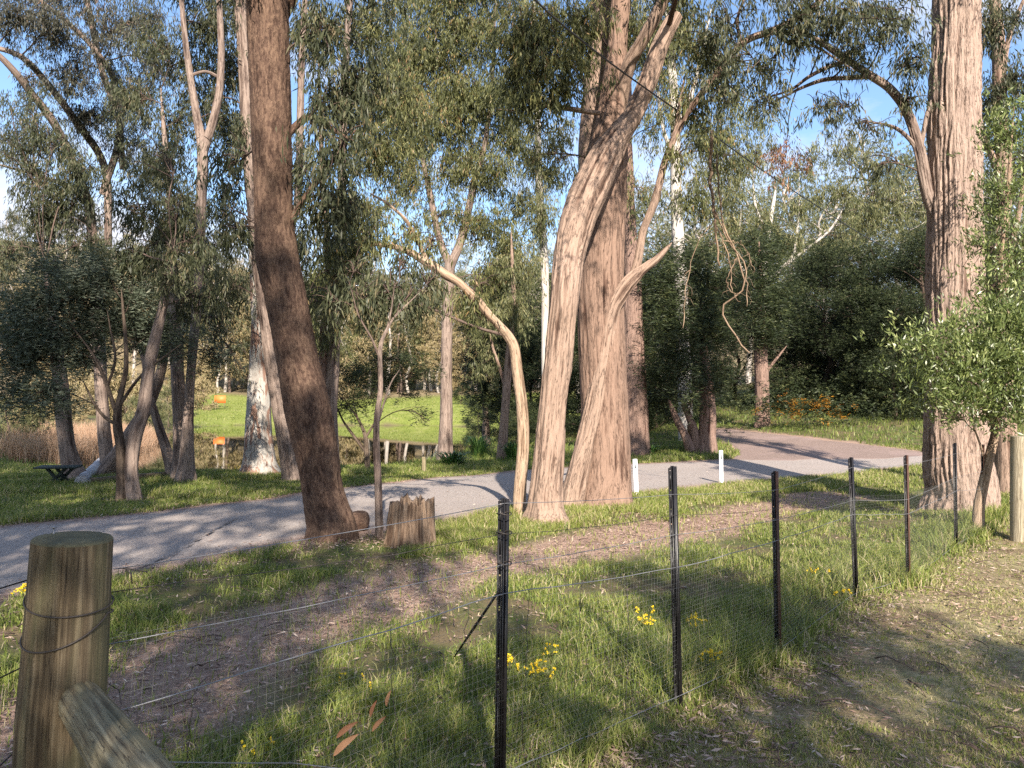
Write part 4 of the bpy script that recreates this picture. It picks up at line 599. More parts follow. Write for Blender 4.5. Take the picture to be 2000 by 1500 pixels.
v, q, rr_ = litter(330000, 2.0, 20, g, lambda x, y, rd, td, pm, lawn, fs: ((rd < -.02) & (sdist(pond, x, y) < 0)) * (.10 + .38 * pm * (1 - lawn) + .16 * lawn * sstep(.35, .6, fbm(x * 1.2, y * 1.2, 0, 95)) + .6 * sstep(.9, .1, -rd) + .5 * np.exp(-((fs + .2) / .35) ** 2) + sum(.9 * np.exp(-(np.hypot(x - bx, y - by) / (br_ * 1.2)) ** 2) for bx, by, br_ in BASES)) + .012 * (rd > 0) + .35 * (rd > 0) * sstep(.6, 0, rd), .036)
tag(mesh('leaf_litter', v, q, M['litter'], None, {'rnd': rr_}), 'dry fallen leaves and bark flakes strewn over the ground', 'leaf litter', None, 'stuff')
tw = Acc(); x, y, r = scatter(1500, 2.2, 17, -42, 42, g, 1.2); rd, td, pm, lawn, fs = zones(x, y); k = (rd < -.05) & (g.uniform(0, 1, len(x)) < .25 + .75 * pm + .4 * lawn); x, y = x[k], y[k]; zz = terrain(x, y)
for a, b, c_ in zip(x, y, zz):
    an = g.uniform(0, 6.28); l = g.uniform(.06, .4); e = np.array([math.cos(an), math.sin(an), g.normal() * .05]) * l; s_ = np.array([a, b, c_ + .018]); v, q, t_, bk = tube(curve_pts(s_, s_ + e, 4, .05, g) - [0, 0, 0], np.linspace(.004, .0015, 4) * g.uniform(.6, 1.6), 4); v[:, 2] = np.clip(v[:, 2], c_, c_ + .06); tw.add(v, q, t_, bk=bk, ridge=.5)
tag(tw.build('twigs', M['bark_grey'], None, True), 'small dead twigs lying on the path and lawn', 'twigs', None, 'stuff')
# ---------------------------------------------------------------- strap leaved clumps, flowers
def strap(px, py, rad, n, hgt, label, seed):
    g = np.random.default_rng(seed); b = G(px, py); root = empty('strap_leaf_clump', b); tag(root, label, 'plant'); A = Acc()
    for i in range(n):
        a = g.uniform(0, 6.28); o = b + np.array([math.cos(a), math.sin(a), 0]) * rad * .45 * g.uniform() ; o[2] -= .02; L_ = rad * g.uniform(.5, 1.05); h_ = hgt * g.uniform(.6, 1.15); u = np.linspace(0, 1, 6)[:, None]; d = np.array([math.cos(a), math.sin(a), 0])
        c = o + d * L_ * u ** 1.3 + np.array([0, 0, 1.0]) * h_ * (1.9 * u - 1.3 * u * u); s_ = np.array([-d[1], d[0], 0]) * .017 * np.array([.8, 1, 1, .9, .6, .08])[:, None]
        v = np.stack([c - s_, c + s_], 1).reshape(-1, 3); j = np.arange(5)[:, None] * 2; A.add(v, j + [0, 1, 3, 2], rnd=g.beta(2, 2))
    A.build('leaves', M['strap'], root)
strap(885, 912, .62, 150, .62, 'dark green strap leaved clump at the road edge in front of the lone pinkish trunk', 1)
strap(935, 893, .62, 130, 1.0, 'taller strap leaved clump behind and right of the first, left of the thin forked trunk', 2)
strap(1000, 900, .5, 100, .8, 'strap leaved clump squeezed between the thin forked trunk and the arching stem', 3)
strap(1270, 885, .45, 70, .35, 'small pale green strap leaved clump right of the red shaggy trunk', 4)
def flower(px, py, h_, n, label, seed):
    g = np.random.default_rng(seed); b = G(px, py); root = empty('yellow_flower', b); tag(root, label, 'flower', 'yellow wildflowers in the grass'); S = Acc(); Fm = Acc(); Lf = Acc()
    for i in range(n):
        e = b + np.array([g.normal() * .05, g.normal() * .05, h_ * g.uniform(.7, 1.1)]); c = curve_pts(b - [0, 0, .01], e, 5, .04, g); v, q, t_, bk = tube(c, .0016, 4); S.add(v, q, t_, rnd=.5)
        k = 7; p = np.repeat(e[None], k * 3, 0) + np.repeat(g.normal(size=(3, 3)) * .014, k, 0); d = unit(g.normal(size=(k * 3, 3)) + [0, 0, .5]); v, q, rn = leaves(p, d, .016, .011, g.uniform(0, 1, k * 3), g); Fm = Acc(); Fm.add(v, q, rnd=rn); Fm.build('blossom', M['flower'], root)
        p = c[g.integers(0, 4, 8)]; v, q, rn = leaves(p, unit(g.normal(size=(8, 3)) + [0, 0, .6]), .05, .009, g.uniform(.3, .8, 8), g); Lf.add(v, q, rnd=rn)
    S.build('stem', M['grass'], root); Lf.build('leaves', M['grass'], root)
for i, (px, py, h_, n, lb) in enumerate([(1262, 1245, .16, 9, 'yellow wildflower cluster just left of the second black post, highest and brightest'), (1352, 1262, .2, 6, 'sparse yellow wildflowers just right of the second black post, by its middle'), (1045, 1345, .14, 7, 'yellow wildflowers right of the nearest black post'),
        (1010, 1330, .13, 4, 'small yellow wildflower hard against the right of the nearest black post'), (1385, 1335, .18, 7, 'orange yellow wildflowers near the foot of the second black post'), (1598, 1150, .2, 4, 'yellow wildflowers seen between the third and fourth black posts'), (40, 1195, .2, 8, 'yellow wildflower behind the thick wooden corner post, by the road'),
        (1080, 1300, .1, 3, 'single small yellow bloom between the nearest two black posts'), (500, 1475, .05, 3, 'tiny yellow bloom low in the grass at the bottom of the picture'), (695, 1350, .06, 4, 'tiny yellow blooms left of the dangling brown leaves'), (818, 1052, .12, 4, 'yellow flowering weed in front of the stump'), (455, 932, .25, 6, 'yellow flowering tuft on the pond bank left of the white patchy gum'), (1640, 1190, .16, 3, 'yellow blooms at the foot of the fourth black post')]):
    flower(px, py, h_, n, lb, 300 + i)
q = G(1560, 838); fb = Acc(); fl = Acc(); root = empty('orange_bush', q); tag(root, 'orange flowering bush in front of the dark thicket beyond the dirt track', 'bush')
cen = q + rng.normal(size=(420, 3)) * [1.5, .6, .35] + [0, 0, .9]; v, f_, rn = sprays(cen, 'wattle_far', rng.uniform(.2, .8, 420), .7); fl.add(v, f_, rnd=rn); cen = q + rng.normal(size=(55, 3)) * [.8, .35, .2] + [0, -.3, .8]; v, f_, rn = sprays(cen, 'wattle', rng.uniform(0, 1, 55), 1.1); fb.add(v, f_, rnd=rn)
fl.build('leaves', M['wattle'], root); fb.build('blossoms', M['flower_orange'], root)
# ---------------------------------------------------------------- stump, logs, table
def wood(name, dark, mid, light, kh=60, kv=2.5, rings=False, green=None):
    T = mat(name); t = T[1]; bk = attr(t, 'bk', True); f = tex(t, mapping(t, bk, (kh * 2, kh * 2, kv * 1.3)), 1, 6, .7, dist=.4); f2 = tex(t, mapping(t, bk, (9, 9, 1.5)), 1, 3, .5, dist=1.5); f3 = tex(t, mapping(t, bk, (130, 130, 2)), 1, 2, .5)
    w_ = t.nodes.new('ShaderNodeTexWave'); w_.wave_type = 'BANDS'; w_.bands_direction = 'X'; w_.inputs['Scale'].default_value = 16; w_.inputs['Distortion'].default_value = 7; w_.inputs['Detail'].default_value = 2; w_.inputs['Detail Scale'].default_value = .8; t.links.new(mapping(t, bk, (1, 1, .32)), w_.inputs[0])
    c = ramp(t, mathn(t, 'ADD', mathn(t, 'MULTIPLY', f, .85), mathn(t, 'MULTIPLY', w_.outputs[1], .15)), [(.36, dark), (.5, mid), (.64, light)])
    if green: c = mixc(t, ramp(t, f2, [(.42, (0, 0, 0)), (.6, (.7, .7, .7))]), c, green)
    ck = tex(t, mapping(t, bk, (30, 30, .8)), 1, 4, .65, dist=.2); ck = ramp(t, mathn(t, 'ABSOLUTE', mathn(t, 'SUBTRACT', ck, .5)), [(0, (.9, .9, .9)), (.009, (0, 0, 0))])
    c = mixc(t, ck, c, (.03, .022, .015)); c = mixc(t, .5, c, ramp(t, f3, [(.3, (.5, .5, .5)), (.7, (1, 1, 1))]), 'MULTIPLY')
    return bsdf(T, c, .8, .25, mathn(t, 'SUBTRACT', f, mathn(t, 'MULTIPLY', ramp(t, f3, [(.27, (1, 1, 1)), (.33, (0, 0, 0))]), .8)), .5, .006)
M['post'] = wood('post_wood', (.085, .062, .038), (.15, .112, .068), (.23, .18, .115), green=(.14, .13, .07)); M['rail'] = wood('rail_wood', (.13, .10, .06), (.25, .205, .125), (.38, .32, .2), green=(.23, .205, .12))
M['pale_post'] = wood('pale_post_wood', (.2, .165, .11), (.37, .315, .22), (.52, .46, .34)); M['log_pale'] = wood('pale_log_wood', (.28, .27, .28), (.45, .44, .45), (.62, .6, .6)); M['log_brown'] = wood('brown_log_wood', (.06, .05, .035), (.14, .11, .075), (.22, .18, .12))
M['green_wood'] = wood('dark_green_wood', (.02, .03, .026), (.04, .055, .048), (.075, .095, .085), 30, 3)
b = G(802, 1064); root = empty('tree_stump', b); tag(root, 'jagged weathered stump standing beside the thin sapling at the road edge', 'stump')
n, k = 46, 120; th = np.linspace(0, 2 * np.pi, k, endpoint=False); dpt = depth(b); R0 = 56 * dpt / F_PX; top = (.62 + .07 * (fbm(np.cos(th) * 2 + 5, np.sin(th) * 2 + 5, 0, 5) - .5) * 2 + .055 * (noise(np.cos(th) * 9 + 5, np.sin(th) * 9 + 5, 0, 6) - .5) * 2) * 1.0
U = np.linspace(0, 1, n)[:, None]; zz = U * top[None] * (104 * dpt / F_PX / .68); fl_ = (1 - noise(np.cos(th)[None] * 7 + 9, np.sin(th)[None] * 7 + 9, zz * 1.5, 8)) ; rr = R0 * (1.02 - .2 * U ** .7) * (1 - .16 * np.abs(np.sin(4 * th + 1))[None] * (.6 + .4 * U) - .22 * (fl_ - .5) - .07 * (1 - np.abs(2 * noise(np.cos(th)[None] * 26, np.sin(th)[None] * 26, zz * 3, 9) - 1)))
vo = np.stack([b[0] + rr * np.cos(th), b[1] + rr * np.sin(th), b[2] - .06 + zz + 0 * rr], -1); ni = 14; Ui = np.linspace(0, 1, ni + 1)[1:, None]; ri = rr[-1][None] * (.86 - .1 * Ui); zi = (b[2] - .06 + zz[-1][None] * (1 - .55 * Ui)); vi = np.stack([b[0] + ri * np.cos(th), b[1] + ri * np.sin(th), zi + 0 * ri], -1)
V = np.concatenate([vo, vi]).reshape(-1, 3); V = np.vstack([V, [b + [0, 0, .15]]]); nn = n + ni; i = np.arange(nn - 1)[:, None] * k; j = np.arange(k)[None]; q = np.stack([i + j, i + (j + 1) % k, i + k + (j + 1) % k, i + k + j], -1).reshape(-1, 4); j = np.arange(k); tt = np.stack([np.full(k, nn * k), (nn - 1) * k + (j + 1) % k, (nn - 1) * k + j], 1)
bkk = np.c_[np.tile(np.cos(th), nn) * R0, np.tile(np.sin(th), nn) * R0, V[:-1, 2]]; bkk = np.vstack([bkk, [0, 0, 0]])
mesh('trunk', V, [q, tt], M['bark_tan'], root, {'bk': bkk, 'ridge': np.full(len(V), .5)}, True)
b = G(706, 1036); pts = np.array([[*(b + [-.2, .1, -.1]), .12], [*(b + [-.1, 0, .06]), .13], [*(b + [0, 0, .1]), .12], [*(b + [.07, -.02, .1]), .09], [*(b + [.1, -.02, .1]), .03]]); v, q, t_, bk, rid, gg = bark_tube(pts, .012, 22, 6, 40, .01, 0, 77, .5)
root = empty('burl', b); tag(root, 'dark knobbly burl on the ground at the foot of the dark leaning trunk', 'burl'); mesh('bark', v, [q, t_], M['bark_brown'], root, {'bk': bk, 'ridge': rid}, True)
def log(name, label, p0, p1, r0, r1, m, seed, up_=0):
    a = np.array(p0); c = np.array(p1); root = empty(name, a); tag(root, label, 'log'); pts = np.array([[*(a + (c - a) * u), r0 + (r1 - r0) * u] for u in np.linspace(0, 1, 5)]); v, q, t_, bk, rid, gg = bark_tube(pts, .006, 16, 1.2, 40, .05, 0, seed, .05)
    mesh('bark', v, [q, t_], M[m], root, {'bk': bk, 'ridge': rid}, True); A = Acc()
    d = unit(a - c); A_, B_ = frames(np.array([a, c])); th = np.linspace(0, 2 * np.pi, 24, endpoint=False); rim = a + d * .004 + r0 * .985 * (np.cos(th)[:, None] * A_[0] + np.sin(th)[:, None] * B_[0]); A.add(np.vstack([rim, [a + d * .01]]), None, [[i, (i + 1) % 24, 24] for i in range(24)], bk=np.c_[np.cos(th).tolist() + [0], np.sin(th).tolist() + [0], np.zeros(25)] * r0); A.build('cut_end', M['log_pale'], root)
a = G(158, 951); c = G(199, 916); log('pale_log', 'short thick pale grey log with its cut end towards the road, beside the table', a + [0, 0, .1], c + [0, 0, .28], .115, .12, 'log_pale', 91)
a = G(172, 950); c = G(328, 935); log('brown_log', 'long thin brown log lying on the grass behind the double stemmed roadside tree', a + [0, 0, .09], c + [0, 0, .09], .075, .07, 'log_brown', 92)
b = G(113, 948); dd0 = depth(b); s_ = dd0 / F_PX; root = empty('picnic_table', b); tag(root, 'low dark green wooden picnic table with crossed legs on the grass at the left', 'table')
A = Acc(); an = R(18); rot = np.array([[math.cos(an), -math.sin(an), 0], [math.sin(an), math.cos(an), 0], [0, 0, 1]]); H_ = 36 * s_
for i in range(4): bkc = np.zeros(3); A.box(b + rot @ np.array([0, -.24 + .16 * i, H_]), (72 * s_, .15, .03), rot)
def withbk(A): A.a['bk'] = [np.concatenate(A.v)]; return A
withbk(A).build('table_top', M['green_wood'], root)
for sx_ in (-.14, .14):
    for sg in (-1, 1):
        A = Acc(); L_ = math.hypot(H_, .34); ry = math.atan2(.34 * sg, H_); rr_ = np.array([[math.cos(ry), 0, math.sin(ry)], [0, 1, 0], [-math.sin(ry), 0, math.cos(ry)]]); A.box(b + np.array([.04, sx_ + sg * .025, H_ / 2 - .01]), (.05, .045, L_), rr_); withbk(A).build('leg', M['green_wood'], root)
A = Acc(); A.box(b + np.array([.04, 0, H_ * .5]), (.035, .36, .05)); withbk(A).build('stretcher', M['green_wood'], root)
# ---------------------------------------------------------------- marker posts, sign, cable
def plain(name, c, rough=.5, spec=.5, metal=0, var=.25, sc_=25):
    T = mat(name); t = T[1]; g = t.nodes.new('ShaderNodeNewGeometry').outputs['Position']; f = tex(t, g, sc_, 5, .65); cc_ = ramp(t, f, [(.3, tuple(q * (1 - var) for q in c)), (.7, tuple(min(1, q * (1 + var)) for q in c))]); return bsdf(T, cc_, rough, spec, f, .15, .002, Metallic=metal)
M['white'] = plain('white_plastic', (.78, .78, .77), .45, var=.06); M['reflector'] = plain('grey_reflector', (.25, .27, .30), .25); M['black_steel'] = plain('black_paint', (.012, .011, .012), .38, .5, var=.4); M['rust'] = plain('rusty_brown', (.075, .038, .026), .6, .4, var=.4)
M['wire'] = plain('galvanised_wire', (.25, .25, .26), .5, .4, .5); M['dark_wire'] = plain('dark_wire', (.07, .06, .055), .6, .4, .4); M['mesh_wire'] = plain('netting_wire', (.26, .26, .24), .5, .4, .5); M['orange'] = plain('orange_paint', (.72, .17, .035), .6, var=.12, sc_=3); M['cable'] = plain('black_cable', (.02, .02, .022), .5)
for (x0, y0, x1, y1, w_, lb) in [(1243, 966, 1240, 896, 9.5, 'white road marker post with grey strip, right beside the middle trunks'), (1409, 944, 1408, 879, 8, 'white road marker post with grey strip, farther right at the road bend')]:
    b = G(x0, y0); d0 = depth(b); tp = P(x1, y1, d0); ax_ = unit(tp - b); root = empty('marker_post', b); tag(root, lb, 'road marker', 'white road markers'); W_ = w_ * d0 / F_PX; Hh = np.linalg.norm(tp - b); xx = unit(np.cross(ax_, [0, 1.0, 0])); xx = -xx if xx[0] < 0 else xx; yy = np.cross(ax_, xx); rot = np.stack([xx, yy, ax_], 1)
    A = Acc(); prof = [(-.5, 0), (-.36, -.14), (-.16, -.22), (.16, -.22), (.36, -.14), (.5, 0), (.4, .04), (.14, -.14), (-.14, -.14), (-.4, .04)]; v0 = [b + rot @ np.array([px * W_, py * W_, -.1]) for px, py in prof]; v1 = [b + rot @ np.array([px * W_, py * W_, Hh - .02 * abs(px)]) for px, py in prof]; n = len(prof); A.add(v0 + v1, [[i, (i + 1) % n, n + (i + 1) % n, n + i] for i in range(n)]); me_ = Acc()
    A.v[0] = np.vstack([A.v[0]]); A.q.append(np.array([[n, n + 5, n + 6, n + 9], [n, n + 1, n + 4, n + 5], [n + 1, n + 2, n + 3, n + 4], [n + 6, n + 7, n + 8, n + 9]])); A.build('post', M['white'], root)
    A = Acc(); A.box(b + rot @ np.array([0, -.24 * W_, Hh * .84]), (W_ * .42, .006, Hh * .22), rot); A.build('reflector', M['reflector'], root)
b = G(1396, 880); tp = P(1395, 832, depth(b)); root = empty('marker_stake', b); tag(root, 'very thin pale stake on the grass right of the dark red barked trunk', 'stake'); v, q, t_, bk = tube(np.array([b - [0, 0, .1], b * .5 + tp * .5, tp]), .022, 8); A = Acc(); A.add(v, q, t_, bk=bk); A.build('rod', M['rail'], root); A = Acc(); A.box(tp, (.05, .05, .02)); A.build('cap', M['white'], root)
b = G(828, 922); tp = P(828, 892, depth(b)); root = empty('bollard', b); tag(root, 'short weathered wooden bollard on the verge left of the strap leaved clumps', 'bollard'); v, q, t_, bk, rid, _ = bark_tube(np.array([[*(b - [0, 0, .1]), .06], [*((b + tp) / 2), .058], [*tp, .055]]), .003, 20, 2, 24, .02, 0, 5, .03); mesh('post', v, [q, t_], M['rail'], root, {'bk': bk, 'ridge': rid}, True)
b = G(1351, 878); tp = P(1349, 830, depth(b)); root = empty('cut_trunk', b); tag(root, 'short sunlit cut trunk standing left of the dark red barked trunk', 'stump'); v, q, t_, bk, rid, _ = bark_tube(np.array([[*(b - [0, 0, .1]), .16], [*((b + tp) / 2), .12], [*tp, .11]]), .01, 16, 2, 32, .02, .1, 6, .08); mesh('trunk', v, [q, t_], M['bark_tan'], root, {'bk': bk, 'ridge': rid}, True)
d0 = depth(G(430, 796)); root = empty('orange_sign', G(430, 796)); tag(root, 'plain orange sign panel on the green field across the pond', 'sign'); A = Acc(); c = P(430, 780, d0); A.box(c, (22 * d0 / F_PX, .04, 14 * d0 / F_PX)); A.build('panel', M['orange'], root)
for s_ in (-.5, .5): A = Acc(); gz = tz(c[0] + s_, c[1] + .06); A.box(np.array([c[0] + s_, c[1] + .06, (c[2] + gz) / 2]), (.06, .06, abs(c[2] - gz) + .3)); withbk(A).build('post', M['rail'], root)
cb = [(900, -160, 8), (1045, 0, 9), (1150, 90, 10), (1250, 165, 11.5), (1390, 262, 14), (1500, 340, 17), (1600, 405, 21), (1700, 468, 26), (1800, 520, 34)]; c = spline(np.array([P(*q) for q in cb]), 80); v, q, t_, bk = tube(c, .013, 8); tag(mesh('overhead_cable', v, [q, t_], M['cable'], None, None, True), 'black overhead cable sagging diagonally across the treetops', 'cable')
# hanging dead branch and dead leaf cluster
hb = empty('dead_branch', P(1440, 640, 14)); tag(hb, 'pale bare dead branch dangling above the road, right of the middle cluster', 'branch'); A = Acc()
for pth in [[(1392, 255, 9), (1388, 330, 8), (1392, 400, 7), (1400, 470, 5), (1405, 520, 4)], [(1400, 300, 4), (1410, 420, 4), (1440, 500, 4), (1455, 560, 4), (1410, 600, 4), (1425, 640, 4), (1465, 690, 3)], [(1392, 400, 4), (1420, 470, 3), (1455, 520, 3), (1460, 600, 2)], [(1400, 440, 4), (1425, 510, 3), (1430, 570, 2)], [(1395, 430, 3), (1360, 480, 2), (1340, 560, 2), (1335, 640, 2)], [(1410, 470, 3), (1450, 480, 2), (1475, 530, 1.5)], [(1440, 500, 3), (1420, 550, 2), (1445, 590, 1.5)]]:
    s_ = spline(np.array([[*P(a, b_, 14), w_ / 2 * 14 / F_PX * .8] for a, b_, w_ in pth]), 20); s_[:, :3] += rng.normal(size=(20, 3)) * .012; v, q, t_, bk = tube(s_[:, :3], s_[:, 3], 6); A.add(v, q, t_, bk=bk, ridge=.7)
    for _ in range(7):
        o = s_[rng.integers(5, 20), :3]; e = o + rng.normal(size=3) * [.16, .16, .12] + [0, 0, -.14]; v, q, t_, bk = tube(curve_pts(o, e, 5, .15), np.linspace(.004, .0015, 5), 4); A.add(v, q, t_, bk=bk, ridge=.7)
A.build('twigs', M['bark_tan'], hb, True)
dl = empty('dead_leaf_bunch', P(1535, 340, 13)); tag(dl, 'bunch of rusty red dead leaves hanging high, left of the right hand stringybark', 'dead leaves'); A = Acc(); c = P(1535, 300, 13); cen = c + rng.normal(size=(46, 3)) * [.17, .15, .16]; v, q, rn = sprays(cen, 'euc', rng.uniform(0, 1, 46), .8); A.add(v, q, rnd=rn); A.build('leaves', M['dead'], dl)
A = Acc(); v, q, t_, bk = tube(curve_pts(P(1560, 165, 12.8), c, 8, .05), np.linspace(.012, .005, 8), 5); A.add(v, q, t_, bk=bk, ridge=.5); A.build('stem', M['bark_grey'], dl)
# ---------------------------------------------------------------- fence
wf = empty('wire_fence', (*FENCE[1], 0)); tag(wf, 'wire netting fence on black steel posts running from the corner post away to the right', 'fence')
picks = [(985, 973, 978, 1560, 3.2, 0), (1314, 910, 1326, 1385, 4.25, 0), (1514, 920, 1521, 1283, None, 1), (1662, 893, 1673, 1170, None, 0), (1770, 889, 1775, 1142, None, 1), (1865, 865, 1868, 1072, None, 0), (1920, 868, 1921, 1040, None, 1)]
PB = []
for (x0, y0, x1, y1, d, br_) in picks:
    b = G(x1, y1) if y1 < 1500 else np.array([*FENCE[1], 0.0])
    if y1 > 1500: b = P(978, 1500, 3.2); b = np.array([b[0] - .0, b[1], 0.0])
    d0 = depth(b) if y1 < 1500 else 3.2; tp = P(x0, y0, d0); PB.append((b, tp, d0))
    ax_ = unit(tp - b); xx = unit(np.cross([0, 1.0, 0], ax_)); xx = xx if xx[0] > 0 else -xx; yy = unit(np.cross(ax_, xx)); yy = yy if yy[1] > 0 else -yy; Ln = np.linalg.norm(tp - b); root_p = wf
    A = Acc(); B_ = Acc(); w1, th_ = .024, .0045; hs = [Ln - .025 - .11 * i * (1 + .35 * ((i * 7) % 3 - 1)) for i in range(int(Ln / .12))]; hs = sorted(h for h in hs if .02 < h < Ln - .02)
    def bx(A, u0, u1, v0, v1, z0, z1):
        k = [b + xx * u + yy * v_ + ax_ * z for u in (u0, u1) for v_ in (v0, v1) for z in (z0, z1)]; A.add(k, [[0, 1, 3, 2], [4, 6, 7, 5], [0, 4, 5, 1], [2, 3, 7, 6], [0, 2, 6, 4], [1, 5, 7, 3]])
    # left flange, pierced by small holes
    bx(A, -.026, -.018, 0, th_, -.2, Ln - .012); bx(A, -.012, -.003, 0, th_, -.2, Ln); z = -.2
    for h in hs: bx(A, -.018, -.012, 0, th_, z, h - .0035); z = h + .0035
    bx(A, -.018, -.012, 0, th_, z, Ln - .006)
    A.build('steel_post', M['black_steel'], wf)
    bx(B_, -.003, .003, -.022, .0, -.2, Ln + .001); bx(B_, .003, .022, .001, .001 + th_, -.2, Ln - .003); B_.build('steel_post', M['rust' if br_ else 'black_steel'], wf)
SP = [(np.array([*FENCE[0], 0.0]), None, 1.88)] + PB
def wire_z(hts, name, m, r, sag=.01, wob=.0, a=0, b_=None):
    pts = []
    for i, h in enumerate(hts):
        if i == 0: p = P(h[0], h[1], 2.0)
        else: bb, tt_, dd_ = PB[i - 1]; s_ = (h) ; p = bb + (tt_ - bb) * s_ + np.array([0, -.02, 0])
        if pts:
            p0 = pts[-1]
            for u in np.linspace(0, 1, 9)[1:-1]: pts.append(p0 * (1 - u) + p * u - np.array([0, 0, sag * 4 * u * (1 - u)]) + rng.normal(size=3) * wob)
        pts.append(p)
    v, q, t_, bk = tube(np.array(pts), r, 6); A = Acc(); A.add(v, q, t_); A.build(name, M[m], wf, True)
wire_z([(222, 1112), .985, .885, .90, .93, .93, .9, .9], 'wire', 'wire', .0015, .008)
wire_z([(215, 1157), .885, .80, .80, .82, .8, .8, .8], 'wire', 'dark_wire', .0013, .012, .002)
wire_z([(210, 1259), .785, .72, .74, .7, .66, .68, .7], 'wire', 'wire', .0017, .006, .001)
wire_z([(215, 1394), .69, .585, .63, .6, .55, .55, .5], 'wire', 'wire', .0023, .004, .003)
wire_z([(180, 1480), .1, .06, .05, .05, .05, .05, .05], 'wire', 'wire', .0018, .0, .004)
# netting
A = Acc(); nodes = []
pl = [P(205, 1259, 1.97) * [1, 1, 0]] + [np.array([*(bb[:2]), 0]) for bb, _, _ in PB]
pl = np.array(pl); seg = np.linalg.norm(np.diff(pl, axis=0), axis=1); cum = np.r_[0, np.cumsum(seg)]; Ltot = cum[-1]
def net(s_): return np.stack([np.interp(s_, cum, pl[:, 0]), np.interp(s_, cum, pl[:, 1])], -1)
tops = np.array([1.05, 1.02, .95, .95, .92, .88, .88, .85]); sg = np.arange(0, Ltot, .028); zt = np.interp(sg, cum, tops); bow = .012 * (noise(sg * 1.7, 0, 0, 200) - .5) * 4
xy = net(sg); A = Acc()
for s_i in range(len(sg)):
    n_ = 14; zz = np.linspace(.03, zt[s_i] - .005, n_); x_ = xy[s_i, 0] + .02 * (noise(sg[s_i] * 1.5, zz * 2.5, 0, 201) - .5); y_ = xy[s_i, 1] + .05 * (noise(sg[s_i] * 1.5, zz * 2.5, 0, 202) - .5) + bow[s_i]; c = np.stack([x_, y_, zz], 1); v, q, t_, bk = tube(c, .00042, 3, False); A.add(v, q)
sg2 = np.arange(0, Ltot, .12); xy2 = net(sg2)
for h in np.arange(.03, 1.0, .028):
    z_ = np.interp(sg2, cum, tops) * (h / 1.0) + 0 * sg2; z_ += .012 * (noise(sg2 * 2, h * 3, 0, 203) - .5); x_ = xy2[:, 0] + .02 * (noise(sg2 * 1.5, z_ * 2.5, 0, 201) - .5); y_ = xy2[:, 1] + .05 * (noise(sg2 * 1.5, z_ * 2.5, 0, 202) - .5); v, q, t_, bk = tube(np.stack([x_, y_, z_], 1), .00042, 3, False); A.add(v, q)
A.build('netting', M['mesh_wire'], wf)
# crooked dark droppers
for (x0, y0, x1, y1, d) in [(378, 1345, 362, 1500, 2.25), (598, 1283, 585, 1500, 2.6), (768, 1228, 770, 1480, 2.85), (910, 1178, 905, 1400, 3.05), (1030, 1152, 1022, 1450, 3.4), (1134, 1134, 1125, 1380, 3.7), (1225, 1125, 1222, 1400, 3.95), (1430, 1080, 1436, 1360, 4.8), (1382, 1090, 1380, 1330, 4.55), (1470, 1070, 1470, 1300, 4.95), (1580, 1040, 1582, 1240, 5.8), (1620, 1030, 1624, 1220, 6.2)]:
    s_ = np.linspace(0, 1, 9)[:, None]; c = P(x0, y0, d) * (1 - s_) + P(x1, y1, d) * s_ + rng.normal(size=(9, 3)) * [.008, .003, .003]; v, q, t_, bk = tube(c, .0014, 4); A = Acc(); A.add(v, q, t_); A.build('dropper_wire', M['dark_wire'], wf)
a = P(974, 1155, 3.17); c = P(888, 1282, 3.6); v, q, t_, bk = tube(np.array([a, (a + c) / 2, c]), np.array([.005, .007, .004]), 6); A = Acc(); A.add(v, q, t_); A.build('brace_rod', M['black_steel'], wf)
a = P(972, 1040, 3.17)
for hh in (1003, 1040, 1100): c = P(985, hh, 3.17); th = np.linspace(0, 6.28, 13); v, q, t_, bk = tube(np.stack([c[0] + .03 * np.cos(th), c[1] + .03 * np.sin(th), c[2] + .004 * np.sin(2 * th)], 1), .0025, 5, False); A = Acc(); A.add(v, q); A.build('wire_tie', M['dark_wire'], wf)
# wood corner post
def round_timber(pts, m, name, parent, k=64, seed=0, amp=.0022, capm=None, chamfer=.006, cracks=5, n=160):
    pts = np.asarray(pts, float); g_ = spline(pts, n); c, r = g_[:, :3], g_[:, 3]; A_, B_ = frames(c); th = np.linspace(0, 2 * np.pi, k, endpoint=False); s = np.linspace(0, np.linalg.norm(np.diff(pts[:, :3], axis=0), axis=1).sum(), n)[:, None]
    rad = r[:, None] * (1 + .015 * (noise(np.cos(th) * 1.5 + 3, np.sin(th) * 1.5, s * 1.2, seed) - .5) * 2) + amp * (fbm(np.cos(th) * 9, np.sin(th) * 9, s * 2.2, seed + 1) - .5)
    gg = np.random.default_rng(seed)
    for i in range(cracks):
        t0 = gg.uniform(0, 2 * np.pi); s0 = gg.uniform(0, s[-1, 0]); sl = gg.uniform(.2, .7); w_ = gg.uniform(.02, .035); cen = t0 + .12 * (noise(s * 2.5, i, 0, seed + 3) - .5)
        dth = (th[None] - cen + np.pi) % (2 * np.pi) - np.pi; rad = rad - .009 * np.exp(-(dth / w_) ** 2) * sstep(sl, sl * .4, np.abs(s - s0))
    v = (c[:, None] + rad[..., None] * (np.cos(th)[None, :, None] * A_[:, None] + np.sin(th)[None, :, None] * B_[:, None])).reshape(-1, 3); bk = np.stack([(r[:, None] * np.cos(th)).ravel(), (r[:, None] * np.sin(th)).ravel(), np.repeat(s.ravel(), k)], 1)
    i = np.arange(n - 1)[:, None] * k; j = np.arange(k)[None]; q = np.stack([i + j, i + (j + 1) % k, i + k + (j + 1) % k, i + k + j], -1).reshape(-1, 4); o = mesh(name, v, q, m, parent, {'bk': bk}, True)
    return o, v[-k:], c[-1], unit(c[-1] - c[-2])
